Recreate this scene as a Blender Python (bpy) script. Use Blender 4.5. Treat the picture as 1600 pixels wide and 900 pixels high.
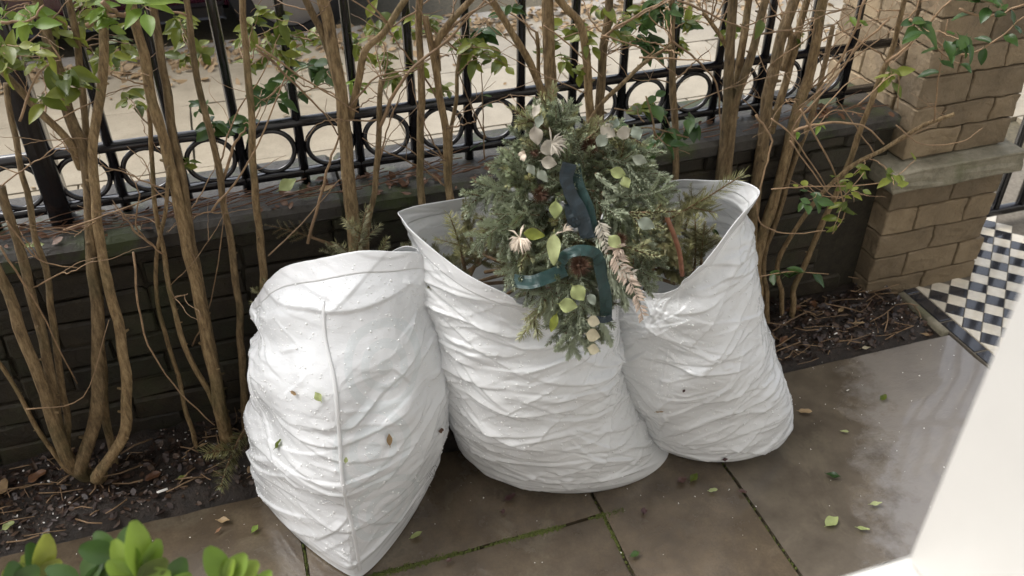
import bpy, bmesh, math, random
import numpy as np
from mathutils import Vector, Matrix, noise
from mathutils.bvhtree import BVHTree

S = bpy.context.scene
for o in list(bpy.data.objects): bpy.data.objects.remove(o)
RNG = random.Random(7)
rad = math.radians

# ------------------------------------------------------------------ camera
PITCH, YAW, H, FPX = rad(36), rad(18), 1.7, 1400.0
cam = bpy.data.objects.new('camera', bpy.data.cameras.new('camera'))
S.collection.objects.link(cam)
cam.location = (0, 0, H)
cam.rotation_euler = (math.pi/2 - PITCH, 0, -YAW)
cam.data.sensor_width = 36.0
cam.data.lens = 36.0*FPX/1600
cam.data.clip_start = 0.02
cam.data.clip_end = 400
cam.data.dof.use_dof = True
cam.data.dof.focus_distance = 1.85
cam.data.dof.aperture_fstop = 6.5
S.camera = cam

# ------------------------------------------------------------------ sky, sun, exposure (wet overcast day)
SUN_ELEV, SUN_AZ = rad(53), rad(306)       # azimuth measured from +Y towards +X
W = bpy.data.worlds.new('World'); S.world = W; W.use_nodes = True
nt = W.node_tree; nt.nodes.clear()
sky = nt.nodes.new('ShaderNodeTexSky'); sky.sky_type = 'NISHITA'; sky.sun_disc = False
sky.sun_elevation = SUN_ELEV; sky.sun_rotation = SUN_AZ
sky.air_density = 1.0; sky.dust_density = 4.0; sky.ozone_density = 1.0
hs = nt.nodes.new('ShaderNodeHueSaturation'); hs.inputs['Saturation'].default_value = 0.38
bg = nt.nodes.new('ShaderNodeBackground'); bg.inputs['Strength'].default_value = 0.15
wo = nt.nodes.new('ShaderNodeOutputWorld')
nt.links.new(sky.outputs[0], hs.inputs['Color']); nt.links.new(hs.outputs[0], bg.inputs[0]); nt.links.new(bg.outputs[0], wo.inputs[0])
sl = bpy.data.lights.new('sun', 'SUN'); sl.energy = 1.15; sl.angle = rad(38); sl.color = (1, .985, .955)
sun = bpy.data.objects.new('sun', sl); S.collection.objects.link(sun)
sd = Vector((math.sin(SUN_AZ)*math.cos(SUN_ELEV), math.cos(SUN_AZ)*math.cos(SUN_ELEV), math.sin(SUN_ELEV)))
sun.rotation_euler = sd.to_track_quat('Z', 'Y').to_euler()
S.view_settings.view_transform = 'Standard'; S.view_settings.look = 'None'
S.view_settings.gamma = 1; S.view_settings.exposure = 1.05
S.render.engine = 'CYCLES'
S.cycles.max_bounces = 8; S.cycles.transparent_max_bounces = 8

# ------------------------------------------------------------------ survey helpers (metres; +X along the railing, +Y to the street)
FWD = Vector((math.sin(YAW), math.cos(YAW), 0)); RGT = Vector((math.cos(YAW), -math.sin(YAW), 0))
AX = FWD*math.cos(PITCH) - Vector((0, 0, math.sin(PITCH)))
UPV = FWD*math.sin(PITCH) + Vector((0, 0, math.cos(PITCH)))
CAM = Vector((0, 0, H))
def ray(px, py): return AX + RGT*((px-800)/FPX) - UPV*((py-450)/FPX)
def onY(px, py, y): r = ray(px, py); return CAM + r*(y/r.y)
def onZ(px, py, z=0.0): r = ray(px, py); return CAM + r*((z-H)/r.z)
def onD(px, py, d): r = ray(px, py); return CAM + r*(d/r.dot(FWD))
def sdz(s, d, z): return RGT*s + FWD*d + Vector((0, 0, z))
def project(p):
    q = Vector(p)-CAM; D = q.dot(AX)
    return 800+FPX*q.dot(RGT)/D, 450-FPX*q.dot(UPV)/D

# ------------------------------------------------------------------ object helpers
def put(o, parent=None):
    S.collection.objects.link(o)
    if parent is not None: o.parent = parent
    return o
def mesh_data(name, verts, faces, mat=None, smooth=True):
    me = bpy.data.meshes.new(name); me.from_pydata([tuple(v) for v in verts], [], faces); me.update()
    if smooth: me.polygons.foreach_set('use_smooth', [True]*len(me.polygons))
    if mat is not None: me.materials.append(mat)
    return me
def obj(name, verts, faces, mat, parent=None, smooth=True):
    return put(bpy.data.objects.new(name, mesh_data(name, verts, faces, mat, smooth)), parent)
def inst(name, me, parent, mw):
    o = bpy.data.objects.new(name, me); put(o, parent)
    if parent is not None: o.matrix_local = Matrix.Translation(-parent.location) @ mw
    else: o.matrix_world = mw
    return o
def tag(o, label=None, cat=None, group=None, kind=None):
    if label: o['label'] = label
    if cat: o['category'] = cat
    if group: o['group'] = group
    if kind: o['kind'] = kind
    return o
def empty(name, loc=(0, 0, 0)):
    o = bpy.data.objects.new(name, None); o.location = loc; o.empty_display_size = .05
    return put(o)
class MB:
    """collects shapes for one mesh"""
    def __init__(self): self.v = []; self.f = []
    def add(self, v, f):
        k = len(self.v); self.v += [Vector(p) for p in v]; self.f += [tuple(i+k for i in q) for q in f]; return self
    def box(self, x0, x1, y0, y1, z0, z1, b=0.0):
        if b <= 0:
            v = [(x0,y0,z0),(x1,y0,z0),(x1,y1,z0),(x0,y1,z0),(x0,y0,z1),(x1,y0,z1),(x1,y1,z1),(x0,y1,z1)]
            return self.add(v, [(3,2,1,0),(4,5,6,7),(0,1,5,4),(1,2,6,5),(2,3,7,6),(3,0,4,7)])
        bm = bmesh.new(); bmesh.ops.create_cube(bm, size=1)
        for q in bm.verts: q.co = Vector(((x0+x1)/2+q.co.x*(x1-x0), (y0+y1)/2+q.co.y*(y1-y0), (z0+z1)/2+q.co.z*(z1-z0)))
        bmesh.ops.bevel(bm, geom=bm.edges[:], offset=b, segments=1, affect='EDGES')
        bm.verts.index_update()
        self.add([q.co.copy() for q in bm.verts], [[q.index for q in f.verts] for f in bm.faces]); bm.free(); return self
    def tube(self, pts, rr, n=7, cap=True):
        pts = [Vector(p) for p in pts]
        if not isinstance(rr, (list, tuple)): rr = [rr]*len(pts)
        t = (pts[1]-pts[0]).normalized(); a = t.orthogonal().normalized(); k0 = len(self.v)
        for i, p in enumerate(pts):
            t2 = (pts[min(i+1, len(pts)-1)]-pts[max(i-1, 0)])
            if t2.length > 1e-9: t = t2.normalized()
            a = (a-t*a.dot(t)); a = a.normalized() if a.length > 1e-6 else t.orthogonal().normalized()
            b = t.cross(a)
            for j in range(n):
                an = 2*math.pi*j/n; self.v.append(p+(a*math.cos(an)+b*math.sin(an))*rr[i])
        for i in range(len(pts)-1):
            for j in range(n):
                j2 = (j+1) % n
                self.f.append((k0+i*n+j, k0+i*n+j2, k0+(i+1)*n+j2, k0+(i+1)*n+j))
        if cap:
            self.f.append(tuple(k0+j for j in reversed(range(n)))); e = k0+(len(pts)-1)*n
            self.f.append(tuple(e+j for j in range(n)))
        return self
    def build(self, name, mat, parent=None, smooth=True):
        return obj(name, self.v, self.f, mat, parent, smooth)
def spline(pts, n):
    """Catmull-Rom through pts, n samples per span"""
    P = [Vector(p) for p in pts]; P = [P[0]*2-P[1]] + P + [P[-1]*2-P[-2]]; out = []
    for i in range(1, len(P)-2):
        for k in range(n):
            t = k/n; a, b, c, d = P[i-1], P[i], P[i+1], P[i+2]
            out.append(.5*((2*b)+(c-a)*t+(2*a-5*b+4*c-d)*t*t+(3*b-a-3*c+d)*t*t*t))
    out.append(P[-2]); return out
def frame(o, x, z):
    """matrix with local X along x and local Z near z"""
    x = x.normalized(); y = z.cross(x); y = y.normalized() if y.length > 1e-6 else x.orthogonal().normalized(); z = x.cross(y)
    m = Matrix((x, y, z)).transposed().to_4x4(); m.translation = o; return m
def rdir(rng=RNG):
    while True:
        v = Vector((rng.uniform(-1, 1), rng.uniform(-1, 1), rng.uniform(-1, 1)))
        if .05 < v.length < 1: return v.normalized()

# ------------------------------------------------------------------ materials
class NM:
    def __init__(self, name):
        self.m = bpy.data.materials.new(name); self.m.use_nodes = True
        self.t = self.m.node_tree; self.b = self.t.nodes['Principled BSDF']; self.o = self.t.nodes['Material Output']
        self._tc = None
    def n(self, typ, **kw):
        x = self.t.nodes.new(typ)
        for k, v in kw.items():
            if k.startswith('i_'): x.inputs[k[2:].replace('_', ' ')].default_value = v
            else: setattr(x, k, v)
        return x
    def l(self, a, b): self.t.links.new(a, b)
    def co(self, scale=(1, 1, 1), kind='Object'):
        tc = self.n('ShaderNodeTexCoord'); mp = self.n('ShaderNodeMapping'); mp.inputs['Scale'].default_value = scale
        if kind == 'World':
            g = self.n('ShaderNodeNewGeometry'); self.l(g.outputs['Position'], mp.inputs[0])
        else: self.l(tc.outputs[kind], mp.inputs[0])
        return mp.outputs[0]
    def noise(self, scale, detail=5, rough=.6, co=None, dist=0):
        x = self.n('ShaderNodeTexNoise'); x.inputs['Scale'].default_value = scale; x.inputs['Detail'].default_value = detail
        x.inputs['Roughness'].default_value = rough; x.inputs['Distortion'].default_value = dist
        self.l(co if co is not None else self.co(), x.inputs['Vector']); return x.outputs['Fac']
    def ramp(self, fac, stops):
        r = self.n('ShaderNodeValToRGB'); e = r.color_ramp.elements
        while len(e) < len(stops): e.new(.5)
        for q, (p, c) in zip(e, stops):
            q.position = p; q.color = (c[0], c[1], c[2], 1) if isinstance(c, (tuple, list)) else (c, c, c, 1)
        self.l(fac, r.inputs[0]); return r.outputs[0]
    def mix(self, fac, a, b, mode='MIX'):
        x = self.n('ShaderNodeMix', data_type='RGBA', blend_type=mode)
        for s, v in ((x.inputs[0], fac), (x.inputs[6], a), (x.inputs[7], b)):
            if hasattr(v, 'is_linked'): self.l(v, s)
            elif isinstance(v, (tuple, list)): s.default_value = (v[0], v[1], v[2], 1)
            else: s.default_value = v
        return x.outputs[2]
    def math(self, op, a, b=0.0, clamp=False):
        x = self.n('ShaderNodeMath', operation=op, use_clamp=clamp)
        for s, v in ((x.inputs[0], a), (x.inputs[1], b)):
            if hasattr(v, 'is_linked'): self.l(v, s)
            else: s.default_value = v
        return x.outputs[0]
    def rnd(self): return self.n('ShaderNodeObjectInfo').outputs['Random']
    def set(self, **kw):
        for k, v in kw.items():
            s = self.b.inputs[k.replace('_', ' ')]
            if hasattr(v, 'is_linked'): self.l(v, s)
            elif isinstance(v, (tuple, list)): s.default_value = (v[0], v[1], v[2], 1)
            else: s.default_value = v
        return self
    def bump(self, h, strength=.5, dist=.01, prev=None):
        x = self.n('ShaderNodeBump'); x.inputs['Strength'].default_value = strength; x.inputs['Distance'].default_value = dist
        self.l(h, x.inputs['Height'])
        if prev is not None: self.l(prev, x.inputs['Normal'])
        self.l(x.outputs[0], self.b.inputs['Normal']); return x.outputs[0]
    def translucent(self, color, fac):
        t = self.n('ShaderNodeBsdfTranslucent'); mx = self.n('ShaderNodeMixShader'); mx.inputs[0].default_value = fac
        if hasattr(color, 'is_linked'): self.l(color, t.inputs[0])
        else: t.inputs[0].default_value = (*color, 1)
        self.l(self.b.outputs[0], mx.inputs[1]); self.l(t.outputs[0], mx.inputs[2]); self.l(mx.outputs[0], self.o.inputs[0]); return self
M = {}
def plain(name, col, rough=.5, var=.25, scale=30, bump=.2, bd=.002, world=False, **kw):
    k = NM(name); c = k.co(kind='World' if world else 'Object')
    f = k.noise(scale, 6, .65, c); d = [x*(1-var) for x in col]; e = [min(1, x*(1+var)) for x in col]
    colr = k.ramp(f, [(.3, d), (.7, e)]); v = k.math('ADD', k.math('MULTIPLY', k.rnd(), .3), .85)
    colr = k.mix(1.0, colr, v, 'MULTIPLY'); k.set(Base_Color=colr, Roughness=rough, **kw)
    if bump: k.bump(f, bump, bd)
    M[name] = k.m; return k

# wet brown sandstone paving
k = NM('wet_sandstone'); c = k.co(kind='World')
big = k.noise(1.6, 4, .55, c); mid = k.noise(9, 6, .65, c); fine = k.noise(160, 4, .7, c)
col = k.ramp(mid, [(.28, (.050, .037, .024)), (.5, (.090, .068, .045)), (.74, (.142, .110, .074))])
col = k.mix(k.ramp(k.noise(3.1, 5, .7, c, 1.2), [(.52, 0), (.60, .55), (.64, .15), (.75, .6)]), col, (.14, .118, .082))
col = k.mix(k.ramp(fine, [(.35, .25), (.6, 0)]), col, (.03, .025, .02))
col = k.mix(1.0, col, k.math('ADD', k.math('MULTIPLY', k.rnd(), .3), .85), 'MULTIPLY')
wet = k.ramp(big, [(.34, .25), (.52, 1)])
k.set(Base_Color=col, Roughness=k.ramp(k.mix(.5, big, mid), [(.36, .40), (.52, .14)]), Coat_Weight=k.math('MULTIPLY', wet, .8), Coat_Roughness=.06, Specular_IOR_Level=.5)
n1 = k.bump(k.noise(22, 6, .7, c, .6), .25, .004); k.bump(fine, .15, .0015, n1)
M['paving'] = k.m
# rain-glazed slabs beside the tiled path: rippled, glossier, with sheen painted into the colour
k = NM('rippled_wet_sheen_sandstone'); c = k.co(kind='World'); cs = k.co((1.0, 3.2, 1), 'World')
mid = k.noise(9, 6, .65, c); rip = k.noise(34, 4, .55, cs, .8)
col = k.ramp(mid, [(.28, (.064, .051, .036)), (.52, (.108, .088, .064)), (.76, (.16, .132, .095))])  # lighter than the other paving: window haze put into the colour
col = k.mix(k.ramp(k.noise(3.1, 5, .7, c, 1.2), [(.52, 0), (.60, .5), (.64, .1), (.75, .5)]), col, (.16, .135, .095))
sep = k.n('ShaderNodeSeparateXYZ'); k.l(c, sep.inputs[0])
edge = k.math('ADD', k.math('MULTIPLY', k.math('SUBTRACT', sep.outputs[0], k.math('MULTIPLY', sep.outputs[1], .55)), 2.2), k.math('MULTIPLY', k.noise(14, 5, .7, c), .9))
pud_sheen = k.ramp(k.math('SUBTRACT', edge, 1.72), [(.12, 0), (.4, 1)])
k.set(Base_Color=k.mix(k.math('MULTIPLY', pud_sheen, .55), col, (.30, .28, .26)), Roughness=k.ramp(pud_sheen, [(0, .3), (1, .12)]), Coat_Weight=k.math('ADD', k.math('MULTIPLY', pud_sheen, .7), .3), Coat_Roughness=.05)  # wet patch is glossier; its pale grey reflection is painted in the base colour
n1 = k.bump(k.math('MULTIPLY', rip, k.math('ADD', k.math('MULTIPLY', pud_sheen, .8), .12)), .35, .006); k.bump(mid, .15, .003, n1)
M['paving_wet_sheen'] = k.m
# joints / bedding sand under slabs
plain('joint_sand', (.085, .072, .045), .9, .4, 60, .6, .004, True)
plain('moss', (.065, .078, .014), .95, .5, 220, .9, .004, True)
# soil
k = NM('wet_soil'); c = k.co(kind='World'); a = k.noise(26, 8, .75, c); b2 = k.noise(140, 4, .7, c)
col = k.ramp(a, [(.3, (.010, .007, .005)), (.55, (.026, .017, .011)), (.8, (.055, .038, .025))])
k.set(Base_Color=k.mix(k.ramp(b2, [(.62, 0), (.75, .7)]), col, (.09, .065, .045)), Roughness=.55); k.bump(b2, .8, .006, k.bump(a, .8, .015)); M['soil'] = k.m
# dark mossy bricks of the dwarf wall
k = NM('sooty_mossy_brick'); c = k.co(kind='World'); a = k.noise(14, 7, .7, c); b2 = k.noise(70, 6, .75, c)
col = k.ramp(a, [(.25, (.012, .009, .006)), (.5, (.028, .021, .011)), (.8, (.056, .042, .022))])
col = k.mix(k.ramp(k.noise(4.5, 6, .7, c), [(.48, 0), (.66, .75)]), col, (.030, .036, .012))
col = k.mix(1.0, col, k.math('ADD', k.math('MULTIPLY', k.rnd(), .5), .7), 'MULTIPLY')
k.set(Base_Color=col, Roughness=.6); k.bump(b2, .9, .006, k.bump(a, .6, .01)); M['brick'] = k.m
plain('dark_mortar', (.022, .018, .010), .9, .4, 60, .6, .006, True)
k = NM('mossy_coping'); c = k.co(kind='World'); a = k.noise(18, 7, .7, c)
col = k.ramp(a, [(.3, (.016, .013, .010)), (.6, (.045, .040, .032)), (.85, (.11, .10, .08))])
col = k.mix(k.ramp(k.noise(7, 6, .7, c), [(.5, 0), (.62, .85)]), col, (.040, .055, .012))
k.set(Base_Color=col, Roughness=.5); k.bump(a, .8, .012); M['coping'] = k.m
# iron
k = plain('black_iron_paint', (.009, .009, .012), .24, .3, 60, .12, .001); k.set(Coat_Weight=.5, Coat_Roughness=.12)
# street pavement
k = NM('pale_concrete_slab'); c = k.co(kind='World'); a = k.noise(6, 7, .7, c); b2 = k.noise(150, 4, .7, c)
col = k.ramp(a, [(.25, (.25, .215, .155)), (.6, (.33, .285, .21)), (.85, (.39, .35, .27))])
col = k.mix(k.ramp(b2, [(.3, .5), (.5, 0)]), col, (.15, .125, .09)); col = k.mix(k.ramp(k.noise(2.2, 6, .75, c, .8), [(.5, 0), (.68, .55)]), col, (.15, .125, .085))
col = k.mix(1.0, col, k.math('ADD', k.math('MULTIPLY', k.rnd(), .22), .86), 'MULTIPLY')
k.set(Base_Color=col, Roughness=.5, Coat_Weight=.25, Coat_Roughness=.2); k.bump(b2, .3, .002); M['slab'] = k.m
plain('asphalt', (.045, .043, .043), .6, .4, 120, .6, .004, True)
plain('kerb_granite', (.26, .235, .20), .6, .3, 80, .3, .002, True)
# bark
k = NM('shrub_bark'); c = k.co((1, 1, .22), 'World'); a = k.noise(120, 7, .75, c); b2 = k.noise(9, 5, .6, k.co(kind='World'))
col = k.ramp(a, [(.30, (.060, .038, .018)), (.47, (.25, .165, .075)), (.68, (.50, .36, .19))])
col = k.mix(k.ramp(b2, [(.5, 0), (.7, .6)]), col, (.085, .085, .030))
col = k.mix(1.0, col, k.math('ADD', k.math('MULTIPLY', k.rnd(), .5), .7), 'MULTIPLY')
k.set(Base_Color=col, Roughness=.62); k.bump(k.noise(230, 4, .7, c), .7, .003, k.bump(a, 1.0, .012)); M['bark'] = k.m
plain('twig_bark', (.24, .155, .085), .6, .35, 40, .3, .001)
plain('red_bark', (.20, .085, .045), .6, .35, 60, .4, .002)
def leafmat(name, c0, c1, rough=.32, tr=.28):
    k = NM(name); f = k.noise(45, 4, .6); r = k.rnd()
    col = k.mix(r, c0, c1); col = k.mix(k.ramp(f, [(.35, .35), (.65, 0)]), col, [x*.55 for x in c0])
    k.set(Base_Color=col, Roughness=rough); k.bump(f, .25, .002); k.translucent(col, tr); M[name] = k.m
leafmat('privet_leaf', (.095, .135, .020), (.30, .33, .055), .35, .42)
leafmat('dark_leaf', (.035, .080, .022), (.08, .145, .035), .3, .35)
leafmat('young_leaf', (.16, .27, .035), (.27, .37, .06), .38, .38)
leafmat('pale_leaf', (.36, .42, .16), (.48, .52, .26), .45, .25)
leafmat('grey_leaf', (.22, .27, .22), (.36, .38, .30), .55, .2)
leafmat('silver_dry_leaf', (.38, .34, .28), (.56, .52, .43), .6, .2)
leafmat('cream_disc', (.56, .50, .34), (.72, .66, .48), .45, .3)
leafmat('brown_leaf', (.10, .045, .022), (.26, .13, .06), .45, .1)
leafmat('tan_leaf', (.30, .20, .10), (.42, .30, .16), .55, .15)
leafmat('purple_leaf', (.06, .025, .028), (.10, .05, .04), .35, .1)
# needles
def needle(name, c0, c1, under):
    k = NM(name); g = k.n('ShaderNodeNewGeometry'); f = k.noise(25, 4, .6)
    col = k.ramp(f, [(.3, c0), (.7, c1)]); col = k.mix(k.rnd(), col, [x*.75 for x in c1])
    col = k.mix(k.math('MULTIPLY', g.outputs['Backfacing'], .8), col, under)
    k.set(Base_Color=col, Roughness=.45); k.translucent(col, .12); M[name] = k.m
needle('noble_fir', (.15, .195, .105), (.40, .45, .27), (.52, .57, .43))
needle('yellow_fir', (.19, .19, .06), (.38, .37, .16), (.42, .43, .26))
needle('spruce', (.14, .145, .06), (.29, .27, .13), (.34, .35, .22))
plain('fir_stem', (.16, .10, .05), .6, .3, 60, .3, .001)
# ribbon, flowers
k = plain('teal_ribbon', (.004, .034, .031), .45, .25, 60, .05, .0005); k.set(Sheen_Weight=.25)
k = plain('navy_ribbon', (.008, .018, .024), .42, .25, 60, .05, .0005)
plain('dry_white_petal', (.72, .62, .50), .7, .2, 60, .2, .001)
plain('dry_pink_stalk', (.48, .38, .30), .7, .3, 60, .2, .001)
plain('rust_bristle', (.085, .040, .020), .7, .5, 60, .2, .001)
# stone pier
k = NM('weathered_gault_brick'); c = k.co(kind='World'); a = k.noise(10, 8, .75, c, .5); b2 = k.noise(70, 6, .75, c)
col = k.ramp(a, [(.25, (.17, .125, .075)), (.5, (.28, .21, .125)), (.8, (.38, .295, .19))])
col = k.mix(k.ramp(k.noise(4, 6, .7, c), [(.5, 0), (.72, .5)]), col, (.12, .095, .065))
col = k.mix(1.0, col, k.math('ADD', k.math('MULTIPLY', k.rnd(), .55), .68), 'MULTIPLY')
k.set(Base_Color=col, Roughness=.7); k.bump(b2, .9, .008, k.bump(a, .7, .02)); M['pier'] = k.m
k = NM('mossy_ledge_stone'); c = k.co(kind='World'); a = k.noise(16, 8, .75, c)
col = k.ramp(a, [(.3, (.12, .11, .07)), (.55, (.26, .235, .17)), (.8, (.38, .35, .27))])
col = k.mix(k.ramp(k.noise(9, 6, .7, c), [(.5, 0), (.7, .7)]), col, (.12, .13, .055))
k.set(Base_Color=col, Roughness=.7); k.bump(a, .8, .012); M['ledge'] = k.m
plain('pier_mortar', (.19, .15, .10), .9, .4, 60, .7, .006, True)
k = plain('black_tile', (.035, .036, .042), .10, .3, 25, .15, .001); k.set(Coat_Weight=.7, Coat_Roughness=.05)
k = plain('cream_tile', (.74, .68, .56), .22, .15, 25, .15, .001); k.set(Coat_Weight=.6, Coat_Roughness=.05)
plain('grout', (.16, .14, .11), .8, .3, 80, .3, .001, True)
plain('white_gloss_paint', (.62, .605, .57), .35, .03, 12, .1, .0008)
plain('house_render', (.62, .60, .56), .8, .12, 20, .4, .004, True)
k = plain('maroon_car_paint', (.050, .012, .020), .25, .1, 5, 0); k.set(Coat_Weight=1.0, Coat_Roughness=.04)
plain('tyre_rubber', (.016, .016, .018), .7, .2, 60, .2, .002)
plain('alloy', (.35, .35, .37), .3, .1, 20, 0, Metallic=.9)
plain('black_trim', (.012, .012, .014), .4, .2, 20, .1, .001)
plain('car_glass', (.02, .025, .03), .05, .05, 5, 0)
plain('terracotta', (.36, .15, .08), .8, .2, 20, .3, .002)
plain('white_chip', (.75, .73, .68), .7, .1, 60, .2, .001)
plain('ink', (.012, .012, .012), .5, .05, 30, 0)

# white polythene
def bagmat(name, base, faint_print):
    k = NM(name); c = k.co()
    w1 = k.noise(38, 5, .6, k.co((1, 1, 2.4)), 1.5); w2 = k.noise(150, 3, .6, k.co((1, 1, 2)), 1)
    col = base
    if faint_print:
        sep = k.n('ShaderNodeSeparateXYZ'); k.l(k.co(kind='World'), sep.inputs[0])
        tot = None
        for (X, Z, R0) in PRINT:
            dx = k.math('SUBTRACT', sep.outputs[0], X); dz = k.math('SUBTRACT', sep.outputs[2], Z)
            rr = k.math('SQRT', k.math('ADD', k.math('MULTIPLY', dx, dx), k.math('MULTIPLY', dz, dz)))
            band = k.math('GREATER_THAN', k.math('SINE', k.math('MULTIPLY', rr, 2*math.pi/.034)), .05)
            inside = k.math('LESS_THAN', rr, R0)
            q = k.math('MULTIPLY', band, inside); tot = q if tot is None else k.math('MAXIMUM', tot, q)
        col = k.mix(k.math('MULTIPLY', tot, .55), base, [base[0]*.84, base[1]*.89, base[2]*.89])
    k.set(Base_Color=col, Roughness=.22, Specular_IOR_Level=.6, Coat_Weight=.35, Coat_Roughness=.12)
    k.bump(w2, .10, .0012, k.bump(w1, .18, .004))
    k.translucent(base, .16); return k.m
plain('litter', (.062, .036, .022), .5, .75, 55, .3, .003, True)
plain('litter_dark', (.030, .018, .014), .4, .6, 55, .3, .003, True)
# ================================================================== SETTING
SOIL_Y, WALL_Y, FENCE_Y, SOIL_X1 = 1.597, 1.88, 1.98, 1.885
g = MB(); g.box(-40, 40, -3, 60, -.5, -.06); tag(g.build('ground', M['joint_sand'], smooth=False), kind='structure')
# garden paving: bedding + separate slabs
pav = tag(MB().box(-3.2, 1.912, -.2, SOIL_Y+.004, -.055, -.014).build('paving', M['joint_sand'], smooth=False), kind='structure')
def slab(x0, x1, y0, y1, mat, parent, z=0.0, th=.04, gap=.0045, jag=.004):
    bm = bmesh.new(); nx = max(2, int((x1-x0)/.05)); ny = max(2, int((y1-y0)/.05)); r = RNG
    x0 += gap; x1 -= gap; y0 += gap; y1 -= gap; vs = []
    tl = r.uniform(-.0015, .0015)
    for j in range(ny+1):
        for i in range(nx+1):
            x = x0+(x1-x0)*i/nx; y = y0+(y1-y0)*j/ny; e = (i in (0, nx)) or (j in (0, ny))
            n = noise.noise(Vector((x*7, y*7, 3)))*.0022 + noise.noise(Vector((x*23, y*23, 9)))*.0008
            if i in (0, nx): x += noise.noise(Vector((x*5, y*17, 1)))*jag
            if j in (0, ny): y += noise.noise(Vector((x*17, y*5, 2)))*jag
            vs.append(bm.verts.new((x, y, z+n+tl*i/nx-(.0012 if e else 0))))
    W1 = nx+1
    for j in range(ny):
        for i in range(nx): bm.faces.new((vs[j*W1+i], vs[j*W1+i+1], vs[(j+1)*W1+i+1], vs[(j+1)*W1+i]))
    ed = [e for e in bm.edges if e.is_boundary]
    q = bmesh.ops.extrude_edge_only(bm, edges=ed)
    for v in q['geom']:
        if isinstance(v, bmesh.types.BMVert): v.co.z = z-th
    me = bpy.data.meshes.new('paving_slab'); bm.normal_update(); bmesh.ops.recalc_face_normals(bm, faces=bm.faces[:]); bm.to_mesh(me); bm.free()
    me.polygons.foreach_set('use_smooth', [True]*len(me.polygons)); me.set_sharp_from_angle(angle=.6); me.materials.append(mat)
    return put(bpy.data.objects.new('paving_slab', me), parent)
for x0, x1 in ((-2.15, -1.45), (-1.45, -.75), (-.75, -.05), (-.05, .645)): slab(x0, x1, 1.28, SOIL_Y, M['paving'], pav)
for x0, x1 in ((-1.9, -1.05), (-1.05, -.30), (-.30, .645)): slab(x0, x1, .72, 1.28, M['paving'], pav)
slab(.645, 1.0, .72, SOIL_Y, M['paving'], pav)
slab(1.0, 1.908, .95, SOIL_Y, M['paving_wet_sheen'], pav); slab(1.0, 1.908, .3, .95, M['paving_wet_sheen'], pav)
for x0 in (-1.6, -.85, -.1): slab(x0, x0+.75, -.1, .72, M['paving'], pav)
slab(.65, 1.0, -.1, .72, M['paving'], pav)
# moss growing in the joints
def moss_strip(p, q, w, dens):
    mb = MB(); L = (Vector(q)-Vector(p)).length; d = (Vector(q)-Vector(p)).normalized(); sd_ = Vector((-d.y, d.x, 0))
    for i in range(int(L*dens)):
        t = RNG.random(); c = Vector(p)+d*(t*L)
        if noise.noise(Vector((c.x*6, c.y*6, 0)))+.28 < RNG.random()*.6: continue
        c += sd_*RNG.gauss(0, w*.33); r = RNG.uniform(.0018, .0045)
        c.z = -.006+RNG.uniform(0, .006)
        vs = [c+Vector((math.cos(a)*r, math.sin(a)*r, -.003)) for a in (0, 1.26, 2.5, 3.8, 5.0)]+[c+Vector((0, 0, r*.9))]
        mb.add(vs, [(k_, (k_+1) % 5, 5) for k_ in range(5)])
    return mb
mm = MB()
for p, q, w, dn in (((.02, 1.28, 0), (.70, 1.28, 0), .012, 5200), ((.645, 1.27, 0), (.645, .95, 0), .006, 900), ((-.05, 1.3, 0), (-.05, 1.55, 0), .006, 500),
                    ((1.0, 1.35, 0), (1.0, .9, 0), .005, 250), ((.645, 1.28, 0), (.645, 1.5, 0), .006, 400)):
    s_ = moss_strip(p, q, w, dn); mm.add(s_.v, s_.f)
tag(mm.build('joint_moss', M['moss'], pav), kind='stuff')

# soil bed
nx, ny = 190, 22; vs = []; fs = []
def soil_h(x, y):
    b = min(1, max(0, (y-SOIL_Y)/.05)); r = min(1, max(0, (SOIL_X1-x)/.05))
    h = .012+.030*noise.noise(Vector((x*5, y*5, 4)))+.016*noise.noise(Vector((x*19, y*19, 8)))+.008*noise.noise(Vector((x*55, y*55, 2)))
    return -.012+b*r*(h+.022)
for j in range(ny+1):
    for i in range(nx+1):
        x = -2.3+(SOIL_X1+2.3)*i/nx; y = SOIL_Y+(1.95-SOIL_Y)*j/ny; vs.append((x, y, soil_h(x, y)))
for j in range(ny):
    for i in range(nx): a = j*(nx+1)+i; fs.append((a, a+1, a+nx+2, a+nx+1))
soil = tag(obj('soil_bed', vs, fs, M['soil']), kind='structure')
# stone edging between the bed and the tiled path
kb = MB(); kb.box(SOIL_X1, 1.912, 1.60, 1.815, -.05, .006, .005)
tag(kb.build('bed_edging', M['ledge'], soil), None)

# dwarf wall under the railing
X0, X1 = -2.4, 1.765
wall = empty('low_brick_wall', (0, WALL_Y, 0)); tag(wall, 'low dark mossy brick wall carrying the black railing', 'wall')
def wbox(name, mat, parent, *a, **kw):
    o = MB().box(*a, **kw).build(name, mat, parent, False); o.data.transform(Matrix.Translation(-parent.location)); return o
wbox('wall_core', M['dark_mortar'], wall, X0, X1, WALL_Y+.012, WALL_Y+.235, -.05, .575)
def brick_meshes(w, h, d, mat, n=6, rough=.004):
    out = []
    for k_ in range(n):
        bm = bmesh.new(); bmesh.ops.create_cube(bm, size=1)
        for v in bm.verts: v.co = Vector((v.co.x*w, v.co.y*d, v.co.z*h))
        bmesh.ops.bevel(bm, geom=bm.edges[:], offset=min(.006, h*.12), segments=1, affect='EDGES')
        for v in bm.verts: v.co += Vector((RNG.uniform(-1, 1), RNG.uniform(-1, 1), RNG.uniform(-1, 1)))*rough
        me = bpy.data.meshes.new('brick'); bm.to_mesh(me); bm.free(); me.materials.append(mat); out.append(me)
    return out
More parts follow.
